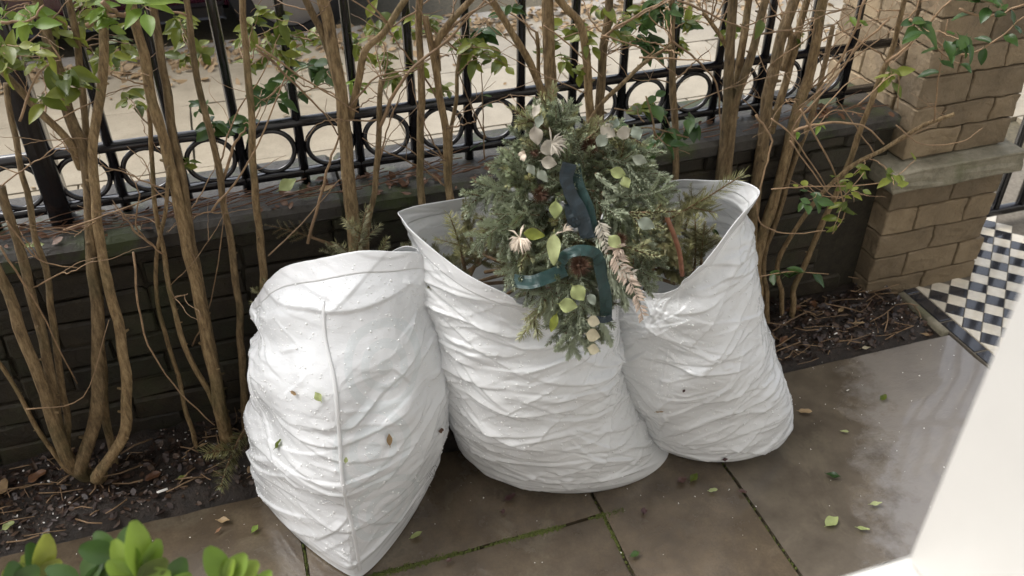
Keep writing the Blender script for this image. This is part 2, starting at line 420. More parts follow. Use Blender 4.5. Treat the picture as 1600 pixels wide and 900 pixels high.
bw, bh = .222, .066; BM = brick_meshes(bw-.005, bh-.004, .05, M['brick']); BH = brick_meshes(.107, bh-.004, .05, M['brick'], 3)
row = 0; z = .006
while z < .56:
    x = X0+(0 if row % 2 else -.111)
    while x < X1-.02:
        hd = (RNG.random() < .12); w_ = .112 if hd else bw
        if x > -1.15 and x+w_ < X1+.01:
            o = bpy.data.objects.new('brick', RNG.choice(BH if hd else BM)); put(o, wall)
            o.location = (x+w_/2, .024+RNG.uniform(-.004, .004), z+bh/2); o.rotation_euler = (RNG.uniform(-.03, .03), 0, RNG.uniform(-.03, .03))
        x += w_
    z += bh; row += 1
# coping stones, uneven, and the debris on them
x = X0
while x < X1-.05:
    w_ = min(RNG.uniform(.5, .75), X1-x)
    mb = MB().box(x+.004, x+w_-.004, WALL_Y-.02+RNG.uniform(-.006, .006), WALL_Y+.25, .572, .622+RNG.uniform(-.004, .004), .012)
    for v in mb.v: v += Vector((0, noise.noise(v*9)*.010, noise.noise(v*7)*.006)) - wall.location
    tag(mb.build('coping_stone', M['coping'], wall, False)); x += w_

# black railing
RZ0, RZ1, PITCHX = .652, .785, .1375
rail = empty('iron_railing', (0, FENCE_Y, RZ0)); tag(rail, 'black iron railing with rings between two low rails', 'railing')
off = -rail.location
def rb(mb, name): 
    for v in mb.v: v += off
    return mb.build(name, M['black_iron_paint'], rail)
rb(MB().box(X0, 1.76, FENCE_Y-.011, FENCE_Y+.011, RZ0-.006, RZ0+.012, .002), 'bottom_rail')
rb(MB().tube([(X0, FENCE_Y, RZ1), (1.774, FENCE_Y, RZ1)], .013, 10), 'middle_rail')
bar_me = None; ring_me = None; xs = []
x = -.434-PITCHX*9
while x < 1.74: xs.append(x); x += PITCHX
for x in xs:
    if abs(x+.434) < .01 : continue
    if bar_me is None:
        mb = MB().tube([(0, 0, -.03), (0, 0, 1.0)], .0115, 10); mb.tube([(0, 0, 1.0), (0, 0, 1.03), (0, 0, 1.09)], [.018, .018, .001], 8)
        bar_me = mesh_data('bar', mb.v, mb.f, M['black_iron_paint'])
        mb = MB(); n = 28; pts = [(math.cos(2*math.pi*i/n)*.0535, 0, math.sin(2*math.pi*i/n)*.0535) for i in range(n+1)]
        mb.tube(pts, .0062, 7, False); ring_me = mesh_data('ring', mb.v, mb.f, M['black_iron_paint'])
    o = put(bpy.data.objects.new('bar', bar_me), rail); o.location = (x, 0, 0); o.rotation_euler = (0, RNG.uniform(-.006, .006), 0)
for x in xs:
    if x+PITCHX < 1.76:
        o = put(bpy.data.objects.new('ring', ring_me), rail); o.location = (x+PITCHX/2, 0, .067); o.scale = (1, 1, .99)
rb(MB().box(X0, 1.774, FENCE_Y-.012, FENCE_Y+.012, RZ0+.95, RZ0+.966, .002), 'top_rail')
rb(MB().box(-.434-.024, -.434+.024, FENCE_Y-.024, FENCE_Y+.024, RZ0-.04, RZ0+1.12, .004).tube([(-.434, FENCE_Y, RZ0+1.12), (-.434, FENCE_Y, RZ0+1.15), (-.434, FENCE_Y, RZ0+1.2)], [.02, .035, .005], 10), 'post')

# stone pier
PX0, PX1, PY = 1.765, 2.165, 1.825
pier = empty('gate_pier', (1.96, 2.05, 0)); tag(pier, 'weathered buff brick gate pier with projecting ledge stone', 'pier')
po = -pier.location
def pb(name, mat, *a, **kw):
    mb = MB().box(*a, **kw)
    for v in mb.v: v += po
    return mb.build(name, mat, pier, False)
pb('pier_core', M['pier_mortar'], PX0+.012, PX1-.012, PY+.011, PY+.39, -.05, .42); pb('pier_core', M['pier_mortar'], PX0+.024, PX1-.04, PY+.027, PY+.40, -.05, 1.75)
def stone(x0, x1, y0, y1, z0, z1, name='brick', mat=None, j=.003):
    bm = bmesh.new(); bmesh.ops.create_cube(bm, size=1)
    for v in bm.verts: v.co = Vector(((x0+x1)/2+v.co.x*(x1-x0), (y0+y1)/2+v.co.y*(y1-y0), (z0+z1)/2+v.co.z*(z1-z0)))
    bmesh.ops.subdivide_edges(bm, edges=bm.edges[:], cuts=4, use_grid_fill=True)
    bmesh.ops.bevel(bm, geom=[e for e in bm.edges if e.calc_face_angle(0) > 1], offset=.0035, segments=1, affect='EDGES')
    for v in bm.verts:
        v.co += Vector((noise.noise(v.co*23), noise.noise(v.co*23+Vector((7, 0, 0))), noise.noise(v.co*23+Vector((0, 7, 0)))))*j
        v.co += Vector((noise.noise(v.co*70), noise.noise(v.co*70+Vector((7, 0, 0))), noise.noise(v.co*70+Vector((0, 7, 0)))))*j*.5
        v.co += po
    me = bpy.data.meshes.new(name); bm.to_mesh(me); bm.free(); me.materials.append(mat or M['pier'])
    return put(bpy.data.objects.new(name, me), pier)
def course(z0, z1, x0, x1, y0, splits, sd_splits):
    e = [x0]+[x0+(x1-x0)*s for s in splits]+[x1]
    for a, b in zip(e, e[1:]): stone(a+.0022, b-.0022, y0, y0+.09, z0+.0022, z1-.0022, j=.0045)
    e = [y0+.098]+[y0+.4*s for s in sd_splits]+[y0+.41]
    for a, b in zip(e, e[1:]): stone(x0, x0+.06, a+.001, b-.002, z0+.0022, z1-.0022, j=.0045); stone(x1-.06, x1, a+.001, b-.002, z0+.0022, z1-.0022, j=.0045)
for i, z0 in enumerate([-.02, .062, .148, .232, .318]):
    course(z0, [.062, .148, .232, .318, .404][i], PX0, PX1+(.02 if i < 2 else 0), PY, [[.52], [.3, .76], [.5], [.28, .74], [.55]][i], [[.6], [.45], [.65], [.45], [.6]][i])
stone(PX0-.045, PX1+.015, PY-.04, PY+.44, .408, .476, 'ledge_stone', M['ledge'], .009)
zz = .480; i = 0
while zz < 1.7:
    hgt = [.086, .074, .09, .078][i % 4]
    course(zz, zz+hgt, PX0+.01, PX1-.025, PY+.016, [[.5], [.27, .75], [.46], [.3, .72]][i % 4], [[.6], [.45], [.65], [.45]][i % 4]); zz += hgt; i += 1
stone(PX0-.03, PX1+.03, PY-.03, PY+.43, 1.706, 1.80, 'cap_stone', M['ledge'], .006)

# tiled path and its tiles
path = tag(MB().box(1.914, 3.0, .0, 2.7, -.055, -.0035).build('tiled_path', M['grout'], smooth=False), kind='structure')
TB = {}
def tile_poly(pts, mat):
    mb = MB(); n = len(pts); c = sum((Vector((*p, 0)) for p in pts), Vector())/n
    q = [c+(Vector((*p, 0))-c)*.965 for p in pts]; q2 = [c+(Vector((*p, 0))-c)*.925 for p in pts]
    mb.add([v+Vector((0, 0, -.012)) for v in q]+[v+Vector((0, 0, -.0006)) for v in q]+[v+Vector((0, 0, .0006)) for v in q2],
           [(i, (i+1) % n, n+(i+1) % n, n+i) for i in range(n)]+[(n+i, n+(i+1) % n, 2*n+(i+1) % n, 2*n+i) for i in range(n)]+[tuple(range(2*n, 3*n))])
    dz = RNG.uniform(-.0006, .0008)
    for v in mb.v: v.z += dz
    return mb.build('tile', mat, path, False)
y = .9
while y < 2.6:
    tile_poly([(1.917, y), (1.961, y), (1.961, y+.148), (1.917, y+.148)], M['black_tile']); y += .15
sd2 = .0765/2
def clip(poly, f):
    out = []
    for a, b in zip(poly, poly[1:]+poly[:1]):
        fa, fb = f(a), f(b)
        if fa >= 0: out.append(a)
        if fa*fb < 0: t = fa/(fa-fb); out.append((a[0]+(b[0]-a[0])*t, a[1]+(b[1]-a[1])*t))
    return out
for iu in range(0, 15):
    for iv in range(0, 40):
        cx = 1.965+iu*sd2; cy = 1.19+iv*sd2
        if (iu+iv) % 2: continue
        if PX0 < cx < PX1+.03 and PY-.01 < cy < PY+.4: continue
        px_, py_ = project((cx, cy, 0))
        if px_ > 1640 or py_ > 700 or py_ < 60: continue
        pl = clip([(cx-sd2, cy), (cx, cy-sd2), (cx+sd2, cy), (cx, cy+sd2)], lambda p: p[0]-1.965)
        ar = len(pl)
        if ar < 3: continue
        tile_poly(pl, M['black_tile'] if iv % 2 else M['cream_tile'])
# gate with bars across the path
gate = empty('iron_gate', (2.46, 2.075, .02)); tag(gate, 'black iron gate standing beside the brick pier over the tiles', 'gate')
go = -gate.location
def gb(name, mb):
    for v in mb.v: v += go
    return mb.build(name, M['black_iron_paint'], gate)
gb('bottom_rail', MB().box(2.30, 3.1, 2.06, 2.09, .035, .062, .003))
gb('top_rail', MB().box(2.30, 3.1, 2.06, 2.09, 1.05, 1.08, .003))
for i in range(7): gb('bar', MB().tube([(2.475+i*.108, 2.075, .05), (2.475+i*.108, 2.075, 1.3)], .0145, 9).tube([(2.475+i*.108, 2.075, 1.3), (2.475+i*.108, 2.075, 1.38)], [.02, .001], 8))

# street pavement, slabs, kerb, road
stp = tag(MB().box(-12, 14, 2.13, 4.62, -.1, -.022).build('street_pavement', M['joint_sand'], smooth=False), kind='structure')
yy = 2.14; r_ = 0; SM = {}
for dep in (.62, .62, .62, .60):
    xx = -7.1+(.43 if r_ % 2 else 0)
    while xx < 9:
        w_ = .86
        px_, py_ = project((xx+.4, yy+.3, 0))
        if -500 < px_ < 2100 and not (1.6 < xx+w_ and xx < 3.0 and yy < 2.3):
            key = dep
            if key not in SM:
                m0 = slab(0, w_, 0, dep, M['slab'], None, -.012+.012, .03, .004, .002); SM[key] = m0.data; bpy.data.objects.remove(m0)
            o = put(bpy.data.objects.new('paving_slab', SM[key]), stp); o.location = (xx, yy, RNG.uniform(-.003, .003))
        xx += w_
    yy += dep; r_ += 1
kb = tag(MB().box(-12, 14, 4.622, 4.77, -.16, .006, .012).build('kerb', M['kerb_granite'], smooth=False), kind='structure')
road = tag(MB().box(-30, 30, 4.775, 11, -.3, -.11).build('road', M['asphalt'], smooth=False), kind='structure')

# the house the view is taken from: front wall with its window opening, white reveal and sill
WX0, WX1, WZ0, WZ1 = -.62, .322, 1.260, 2.75
house = empty('house', (0, .1, 0)); tag(house, 'pale house front with a white painted window reveal and sill', 'house')
def hb(name, mat, *a, **kw):
    mb = MB().box(*a, **kw)
    for v in mb.v: v -= house.location
    return mb.build(name, mat, house, False)
wl = MB()
wl.box(-7, WX0-.02, -.08, .245, -.05, 6.5); wl.box(WX1+.024, 8, -.08, .245, -.05, 6.5); wl.box(WX0-.02, WX1+.024, -.08, .245, -.05, WZ0-.03); wl.box(WX0-.02, WX1+.024, -.08, .245, WZ1+.02, 6.5)
wl.box(-3, 3, -3.2, -3.1, -.05, 6.5); wl.box(-3.1, -3, -3.2, -.08, -.05, 3.2); wl.box(3, 3.1, -3.2, -.08, -.05, 3.2); wl.box(-3, 3, -3.2, -.08, 3.2, 3.3)
for v in wl.v: v -= house.location
wl.build('wall', M['house_render'], house, False)
fb = MB()
for bx_ in ((WX1, WX1+.022, -.10, .244, WZ0+.001, WZ1), (WX0-.018, WX0, -.10, .244, WZ0+.001, WZ1), (WX0-.018, WX1+.022, -.10, .244, WZ1+.001, WZ1+.018)): fb.box(*bx_, b=.003)
for v in fb.v: v -= house.location
win = fb.build('window_frame', M['white_gloss_paint'], house, False)
sb_ = MB().box(WX0-.06, WX1+.10, -.10, .249, WZ0-.028, WZ0, .005)
for v in sb_.v: v -= house.location
sb_.build('sill', M['white_gloss_paint'], win, False)
# ================================================================== BAGS: polythene sheet relaxed with surplus length until it buckles
def pchip(xk, yk, x):
    """smooth interpolation of a table"""
    xk = np.asarray(xk, float); yk = np.asarray(yk, float); h = np.diff(xk); d = np.diff(yk)/h
    m = np.zeros_like(yk); m[1:-1] = np.where(d[:-1]*d[1:] > 0, 2*d[:-1]*d[1:]/(d[:-1]+d[1:]+1e-12), 0); m[0] = d[0]; m[-1] = d[-1]
    i = np.clip(np.searchsorted(xk, x)-1, 0, len(h)-1); t = (x-xk[i])/h[i]
    return (yk[i]*(1+2*t)*(1-t)**2 + m[i]*h[i]*t*(1-t)**2 + yk[i+1]*t*t*(3-2*t) + m[i+1]*h[i]*t*t*(t-1))
def smooth_noise(shape, cells, rng):
    """periodic in axis 1"""
    a = rng.standard_normal((cells[0]+3, cells[1])); y = np.linspace(0, cells[0], shape[0]); x = np.arange(shape[1])*cells[1]/shape[1]
    def w(t): return np.stack([(1-t)**3, 3*t**3-6*t*t+4, -3*t**3+3*t*t+3*t+1, t**3])/6
    iy = np.minimum(y.astype(int), cells[0]-1); wy = w(y-iy); ix = x.astype(int); wx = w(x-ix); out = np.zeros(shape)
    for p in range(4):
        for q in range(4): out += wy[p][:, None]*wx[q][None]*a[np.ix_(iy+p, (ix+q-1) % cells[1])]
    return out
def grid_normals(X):
    du = np.roll(X, -1, 1)-np.roll(X, 1, 1); dv = np.gradient(X, axis=0)
    n = np.cross(du, dv); return n/(np.linalg.norm(n, axis=2, keepdims=True)+1e-12)
def up2(X):
    nv, nu = X.shape[:2]; Y = np.empty((nv*2-1, nu*2)+X.shape[2:])
    Y[::2, ::2] = X
    Y[::2, 1::2] = (9*(X+np.roll(X, -1, 1))-np.roll(X, 1, 1)-np.roll(X, -2, 1))/16
    Z = Y[::2]; Zp = np.concatenate([2*Z[:1]-Z[1:2], Z, 2*Z[-1:]-Z[-2:-1]], 0)
    Y[1::2] = (9*(Zp[1:-2]+Zp[2:-1])-Zp[:-3]-Zp[3:])/16
    return Y
def relax(X, P, N, wr, ex, iters, lo, hi, bend, seed):
    """X start, P smooth body, N its normals, wr = wrinkle direction (grid of unit tangents), ex = surplus"""
    rng = np.random.default_rng(seed); V = np.zeros_like(X)
    nrm = np.cross(N, wr); nrm /= np.linalg.norm(nrm, axis=2, keepdims=True)+1e-12
    nv, nu = X.shape[:2]
    sets = []
    def shift(A, dv, du):
        B = np.roll(A, -du, 1) if du else A
        return B[dv:] if dv else B
    for dv, du, kk in ((0, 1, 1.), (1, 0, 1.), (1, 1, .5), (1, -1, .5), (0, 2, bend), (2, 0, bend), (0, 4, bend*.6), (4, 0, bend*.6)):
        e = shift(P, dv, du)-P[:nv-dv]; q = (e*nrm[:nv-dv]).sum(2); L0 = (e*e).sum(2)
        r = np.sqrt(L0+((1+ex[:nv-dv])**2-1)*q*q)
        if du in (2, 4) or dv in (2, 4): r = r*.975
        sets.append((dv, du, kk, r))
    for it in range(iters):
        D = np.zeros_like(X)
        for dv, du, kk, r in sets:
            A = X[:nv-dv]; B = shift(X, dv, du); d = B-A; L = np.sqrt((d*d).sum(2))+1e-9
            s = (L-r)/L
            if du in (2, 4) or dv in (2, 4): s = np.minimum(s, 0)
            c = d*(s*(.5*kk))[:, :, None]
            D[:nv-dv] += c
            cb = np.roll(c, du, 1) if du else c
            D[dv:] -= cb
        V = .86*V+D*.22; X = X+V
        disp = X-P; n_ = (disp*N).sum(2); t_ = disp-n_[:, :, None]*N
        n2 = np.clip(n_, -lo, hi); n2 = n2*.995; t_ *= .985
        X = P+t_+n2[:, :, None]*N
    return X
def crease_field(P, N, Rv, Fv, dirf, n, rng, amp, seedlines=()):
    """sharp-ridged folds of random length laid along the pull of the sheet"""
    nv, nu = P.shape[:2]; mid = P[nv//2]; seg = np.linalg.norm(np.roll(mid, -1, 0)-mid, axis=1); arc = np.concatenate([[0], np.cumsum(seg)[:-1]]); tot = seg.sum()
    jf = int(nu*.75); U = (arc-arc[jf]+tot/2) % tot-tot/2; U = np.broadcast_to(U[None], (nv, nu)); Zc = P[..., 2]; Hh = np.zeros((nv, nu)); ztop = Zc.max()
    sc = (P*Rv).sum(2)
    items = [(x, z_, a_, L_, w_, A_, 0.) for x, z_, a_, L_, w_, A_ in seedlines]
    for _ in range(n):
        m3 = _ % 5; iv = rng.integers(int(nv*.10), nv-2); iu = rng.integers(0, nu); a = dirf(sc[iv, iu], Zc[iv, iu])+rng.normal(0, .17 if m3 < 2 else .38)
        sgn = -1 if (P[iv, iu]*Fv).sum() > (mid*Fv).sum(1).mean() else 1
        m3 = _ % 5; L = rng.uniform(.14, .42) if m3 < 2 else rng.uniform(.03, .13); w = rng.uniform(.009, .016)+L*.022 if m3 < 3 else rng.uniform(.005, .009)
        items.append((U[iv, iu], Zc[iv, iu], a*sgn, L, w, amp*rng.choice([1, 1, -1])*rng.uniform(.25, 1.25)*(w/.018)**.7, rng.normal(0, 1.0)))
    for (u0, z0, a, L, w, A, kap) in items:
        du = (U-u0+tot/2) % tot-tot/2; dz = Zc-z0; m = (np.abs(du) < L) & (np.abs(dz) < L)
        if not m.any(): continue
        x = du[m]*math.cos(a)+dz[m]*math.sin(a); y = -du[m]*math.sin(a)+dz[m]*math.cos(a)-kap*x*x
        fl = 1 if A > 0 else -1; A = abs(A); w2 = np.where(y*fl > 0, w, .0036); t = np.clip(1-np.abs(y)/w2, 0, 1); al = np.clip(1-(2*x/L)**2, 0, 1)
        Hh[m] += A*t*al**.7
    return Hh
def make_bag(name, rows, rim, foci, mat, seed, label, base_dir, lump=.010, excess=.075, ncr=300, camp=.0042, lines=(), skew=0.):
    """rows: (z, sL, sR, dFront, dBack, exponent); rim(phi)->height factor; foci: (s, z, radius) where folds gather"""
    rng = np.random.default_rng(seed); R_ = np.array(rows, float)
    nv, nu = 60, 136
    zz = np.linspace(0, 1, nv); tz = R_[:, 0]/R_[-1, 0]
    # more rows near the floor so that the base closes
    cols = [pchip(tz, R_[:, k], zz) for k in range(6)]
    z, sL, sR, dF, dB, ex = cols
    ph = np.arange(nu)*2*math.pi/nu
    c, s = np.cos(ph), np.sin(ph)
    C_ = np.sign(c)[None]*np.abs(c)[None]**(2/ex[:, None]); S_ = np.sign(s)[None]*np.abs(s)[None]**(2/ex[:, None])
    ss = (sL+sR)[:, None]/2+(sR-sL)[:, None]/2*C_; dd = (dF+dB)[:, None]/2+(dB-dF)[:, None]/2*S_
    ss = ss+skew*np.clip(-S_, 0, 1)**1.5*(1-1.25*zz[:, None])
    f = np.array([rim(p)+.008*math.sin(3*p+seed)+.004*math.sin(7*p+seed*2) for p in ph]); Zg = z[:, None]*(1+(f[None]-1)*zz[:, None]**1.6)
    # floor: three extra rings closing towards a welded line
    extra = []
    for q in (.12, .55, .9):
        m = (dF[0]+dB[0])/2; mid = m+(dd[0]-m)*q; extra.append(np.stack([ss[0]*(.3+.7*q)+(1-q)*.7*ss[0].mean(), mid, np.full(nu, .002)], 1))
    G = np.concatenate([np.stack(extra), np.stack([ss, dd, Zg], 2)], 0); nv = G.shape[0]
    Rv = np.array(RGT); Fv = np.array(FWD)
    P = G[..., 0:1]*Rv+G[..., 1:2]*Fv+G[..., 2:3]*np.array([0, 0, 1.])
    N = -grid_normals(P); ctr = P.mean((0, 1)); 
    if ((P-ctr)*N).sum() < 0: N = -N
    tt = np.clip(np.arange(nv)/nv*4-.2, 0, 1)[:, None]*np.clip((nv-1-np.arange(nv))/8+.35, 0, 1)[:, None]
    ln = smooth_noise((nv, nu), (6, 10), rng)*lump*.7+smooth_noise((nv, nu), (12, 24), rng)*lump*.5
    P = P+N*(ln*tt)[:, :, None]; P[..., 2] = np.maximum(P[..., 2], .002)
    X = P.copy()
    lvl = [(200, .014, .014, .06, .55), (140, .012, .012, .03, .8), (40, .012, .016, .015, .45)]
    for k, (it, lo, hi, bend, em) in enumerate(lvl):
        if k:
            off_ = up2(X-P); P = up2(P); X = P+off_
        nv, nu = P.shape[:2]; N = -grid_normals(P)
        if ((P-P.mean((0, 1)))*N).sum() < 0: N = -N
        du = np.roll(P, -1, 1)-np.roll(P, 1, 1); du /= np.linalg.norm(du, axis=2, keepdims=True)+1e-12
        dv = np.cross(N, du); dv *= np.sign(dv[..., 2:3]+1e-9)
        sc = (P*Rv).sum(2); zc = P[..., 2]; a = np.full(sc.shape, base_dir)+.5*smooth_noise((nv, nu), (9, 14), rng)
        # tangent coordinates: angle of folds to the horizontal, bent towards the gathering points
        ax, ay = np.cos(2*a), np.sin(2*a)
        sg = np.sign((du*Rv).sum(2))
        for (fs_, fz, fr, st) in foci:
            ds, dz = sc-fs_, zc-fz; rr = np.hypot(ds, dz); w = st*np.exp(-(rr/fr)**2); an = np.arctan2(dz, ds*1.0)
            ax += w*np.cos(2*an); ay += w*np.sin(2*an)
        a = .5*np.arctan2(ay, ax)
        if k == 2:
            def dirf(s0, z0):
                cx, cy = math.cos(2*base_dir), math.sin(2*base_dir)
                for (fs_, fz, fr, st) in foci:
                    w = st*math.exp(-((s0-fs_)**2+(z0-fz)**2)/fr**2); an = math.atan2(z0-fz, s0-fs_); cx += w*math.cos(2*an); cy += w*math.sin(2*an)
                return .5*math.atan2(cy, cx)
        wr = du*(np.cos(a)*sg)[..., None]+dv*np.sin(a)[..., None]
        e = excess*em*np.clip(.9+1.3*smooth_noise((nv, nu), (8, 12), rng), .0, 2.4)
        rimw = np.clip((nv-1-np.arange(nv))/(nv*.10), .25, 1)[:, None]; botw = np.clip((np.arange(nv)-nv*.06)/(nv*.05), 0, 1)[:, None]
        e = e*rimw*botw
        X = X+N*(smooth_noise((nv, nu), (nv//3, nu//6), rng)*.0011*rimw*botw)[..., None]
        X = relax(X, P, N, wr, e, it, lo, hi, bend, seed+k)
        X[..., 2] = np.maximum(X[..., 2], .0015)
    nv, nu = X.shape[:2]
    cw = np.clip((nv-1-np.arange(nv))/(nv*.10), .45, 1)[:, None]*np.clip((np.arange(nv)-nv*.06)/(nv*.05), 0, 1)[:, None]
    X = X+N*(crease_field(P, N, Rv, Fv, dirf, ncr, rng, camp, lines)*cw)[..., None]
    X[..., 2] = np.maximum(X[..., 2], .0015)
    root = empty(name, tuple(np.round(X[:6].mean((0, 1))*np.array([1, 1, 0]), 3))); tag(root, label, 'bag', 'white rubble sacks of garden waste')
    loc = np.array(root.location)
    idx = np.arange(nv*nu).reshape(nv, nu); a_, b_ = idx[:-1], idx[1:]
    F = np.stack([a_, np.roll(a_, -1, 1), np.roll(b_, -1, 1), b_], 2).reshape(-1, 4)
    me = bpy.data.meshes.new('sack'); V_ = (X-loc).reshape(-1, 3)
    me.vertices.add(len(V_)); me.vertices.foreach_set('co', V_.ravel()); me.loops.add(F.size); me.loops.foreach_set('vertex_index', F.ravel().astype(np.int32))
    me.polygons.add(len(F)); me.polygons.foreach_set('loop_start', np.arange(0, F.size, 4, dtype=np.int32)); me.polygons.foreach_set('use_smooth', np.ones(len(F), bool))
    me.update(calc_edges=True); me.materials.append(mat)
    body = put(bpy.data.objects.new('sack', me), root)
    N = -grid_normals(X); 
    if ((X-X.mean((0, 1)))*N).sum() < 0: N = -N
    # welded hem round the mouth
    hrows = int(nv*.055); hv = []; hf = []
    top = X[nv-hrows:]; nt_ = N[nv-hrows:]
    lay = np.concatenate([top+nt_*.0009, (top-nt_*.0009)[::-1]], 0)-loc; m_ = lay.shape[0]
    hv = lay.reshape(-1, 3); ii = np.arange(m_*nu).reshape(m_, nu); nx_ = np.roll(ii, -1, 0)
    hf = np.stack([ii, np.roll(ii, -1, 1), np.roll(nx_, -1, 1), nx_], 2).reshape(-1, 4)
    obj('hem', hv, hf.tolist(), M['hem'], root)
    # rain drops standing on the sheet
    mb_v = []; mb_f = []; rr_ = RNG; cnt = 0
    dome = [(math.cos(t)*math.cos(p), math.sin(t)*math.cos(p), math.sin(p)) for p in (0, .75) for t in [k*math.pi/3 for k in range(6)]]+[(0, 0, 1)]
    df = [(k, (k+1) % 6, 6+(k+1) % 6, 6+k) for k in range(6)]+[(6+k, 6+(k+1) % 6, 12) for k in range(6)]
    pick = np.random.default_rng(seed+9)
    ivs = pick.integers(int(nv*.12), nv-2, 5200); ius = pick.integers(0, nu, 5200)
    for iv, iu in zip(ivs, ius):
        n = Vector(N[iv, iu]); p = Vector(X[iv, iu])
        if n.dot((CAM-p).normalized()) < .05 or n.z < -.15: continue
        r = min(.0030, .0008*math.exp(abs(rr_.gauss(0, .6)))); t = n.orthogonal().normalized(); b = n.cross(t); k0 = len(mb_v)
        for (x, y, z_) in dome: mb_v.append(p+(t*x+b*y)*r+n*(z_*r*.65+.0003)-root.location)
        mb_f += [tuple(k0+i for i in q) for q in df]
    tag(obj('rain_drops', mb_v, mb_f, M['drop'], root), kind='stuff')
    bvh = BVHTree.FromPolygons([Vector(v)+root.location for v in V_], F.tolist())
    return root, X, N, bvh
k = NM('water_drop'); k.set(Base_Color=(.86, .87, .87), Roughness=.06, IOR=1.5); M['drop'] = k.m
_p = sdz(-.28, 1.36, .5)
PRINT = [tuple(v) for v in ((sdz(-.26, 1.4, .0).x, .47, .10), (sdz(-.30, 1.35, 0).x, .32, .085), (sdz(-.27, 1.3, 0).x, .16, .10))]
M['bag'] = bagmat('white_polythene', (.82, .835, .84), False)
M['bag_print'] = bagmat('printed_white_polythene', (.82, .838, .85), True)
M['hem'] = bagmat('hem_polythene', (.80, .81, .815), False)
def bump_(p, c, w): 
    d = (p-c+math.pi) % (2*math.pi)-math.pi; return math.exp(-(d/w)**2)
# phi: 0 = right end, pi/2 = back, pi = left end, 3pi/2 = front
bag1, X1_, N1_, BV1 = make_bag('sack_of_garden_waste',
    [(0, -.60, -.215, 1.235, 1.73, 1.25), (.05, -.625, -.195, 1.235, 1.74, 1.3), (.14, -.63, -.165, 1.25, 1.75, 1.4), (.22, -.628, -.152, 1.27, 1.75, 1.5), (.30, -.612, -.150, 1.295, 1.75, 1.65),
     (.40, -.60, -.165, 1.335, 1.74, 1.75), (.47, -.592, -.172, 1.375, 1.73, 1.8), (.53, -.566, -.186, 1.435, 1.70, 1.9), (.58, -.574, -.19, 1.475, 1.68, 1.9), (.655, -.57, -.195, 1.555, 1.64, 1.9)],
    lambda p: 1-.235*bump_(p, math.pi, .85)-.16*bump_(p, math.pi/2, .8)-.03*bump_(p, 0, .4), [(-.55, .30, .14, 1.5), (-.40, .12, .10, 1.2), (-.17, .22, .14, 1.2), (-.45, .40, .08, 1.0)],
    M['bag_print'], 11, 'left white sack with a raised seam, narrowing to a point towards the viewer', .16, .019, .012, 260, .0039, [(0, .575, .06, .55, .020, .006), (.12, .30, .5, .3, .016, .003), (-.12, .30, .3, .3, .016, -.003), (-.05, .13, .75, .22, .016, .003), (.1, .12, -.6, .2, .016, .003)], .062)
bag2, X2_, N2_, BV2 = make_bag('sack_of_garden_waste',
    [(0, -.09, .408, 1.485, 1.80, 1.9), (.02, -.11, .385, 1.465, 1.81, 2.0), (.05, -.13, .358, 1.45, 1.82, 2.1), (.12, -.152, .335, 1.43, 1.84, 2.1), (.22, -.170, .295, 1.415, 1.85, 2.1),
     (.35, -.188, .250, 1.425, 1.86, 2.1), (.48, -.198, .245, 1.455, 1.86, 2.0), (.58, -.215, .24, 1.48, 1.86, 1.75), (.66, -.245, .26, 1.47, 1.86, 1.35)],
    lambda p: 1.03-.10*bump_(p, 4.75, .75)-.26*bump_(p, 5.75, .65)-.06*bump_(p, math.pi/2, .8)-.12*bump_(p, .3, .6)+.02*bump_(p, math.pi, .4), [(.36, .03, .20, 1.7), (-.17, .45, .10, .9), (.20, .42, .10, .8)],
    M['bag'], 23, 'middle white sack of garden waste with the discarded wreath on its mouth', -.10, .018, .014, 560, .0047, [(-.14, .54, -.42, .34, .022, .006), (-.1, .47, -.5, .3, .02, .005), (.18, .22, .9, .3, .016, .006)])
bag3, X3_, N3_, BV3 = make_bag('sack_of_garden_waste',
    [(0, .34, .715, 1.585, 1.93, 2.2), (.04, .30, .735, 1.555, 1.94, 2.1), (.12, .27, .715, 1.54, 1.95, 2.1), (.22, .25, .675, 1.535, 1.95, 2.1),
     (.35, .235, .625, 1.545, 1.95, 2.0), (.48, .225, .585, 1.57, 1.945, 2.0), (.565, .225, .562, 1.59, 1.94, 1.8), (.615, .225, .533, 1.605, 1.94, 1.6), (.67, .20, .555, 1.60, 1.93, 1.35)],
    lambda p: 1.035-.27*bump_(p, 4.1, .8)-.10*bump_(p, 5.0, .5)-.11*bump_(p, math.pi/2, .9)-.1*bump_(p, math.pi, .7)+.01*bump_(p, 0, .4), [(.36, .06, .22, 1.5), (.33, .45, .16, 1.3), (.60, .40, .08, .8)],
    M['bag'], 37, 'right white sack of garden waste, standing nearest the brick pier', .10, .018, .014, 540, .0047, [(.10, .50, .75, .36, .024, .007), (.12, .42, .6, .3, .02, .006), (.05, .36, .45, .3, .02, .005)])
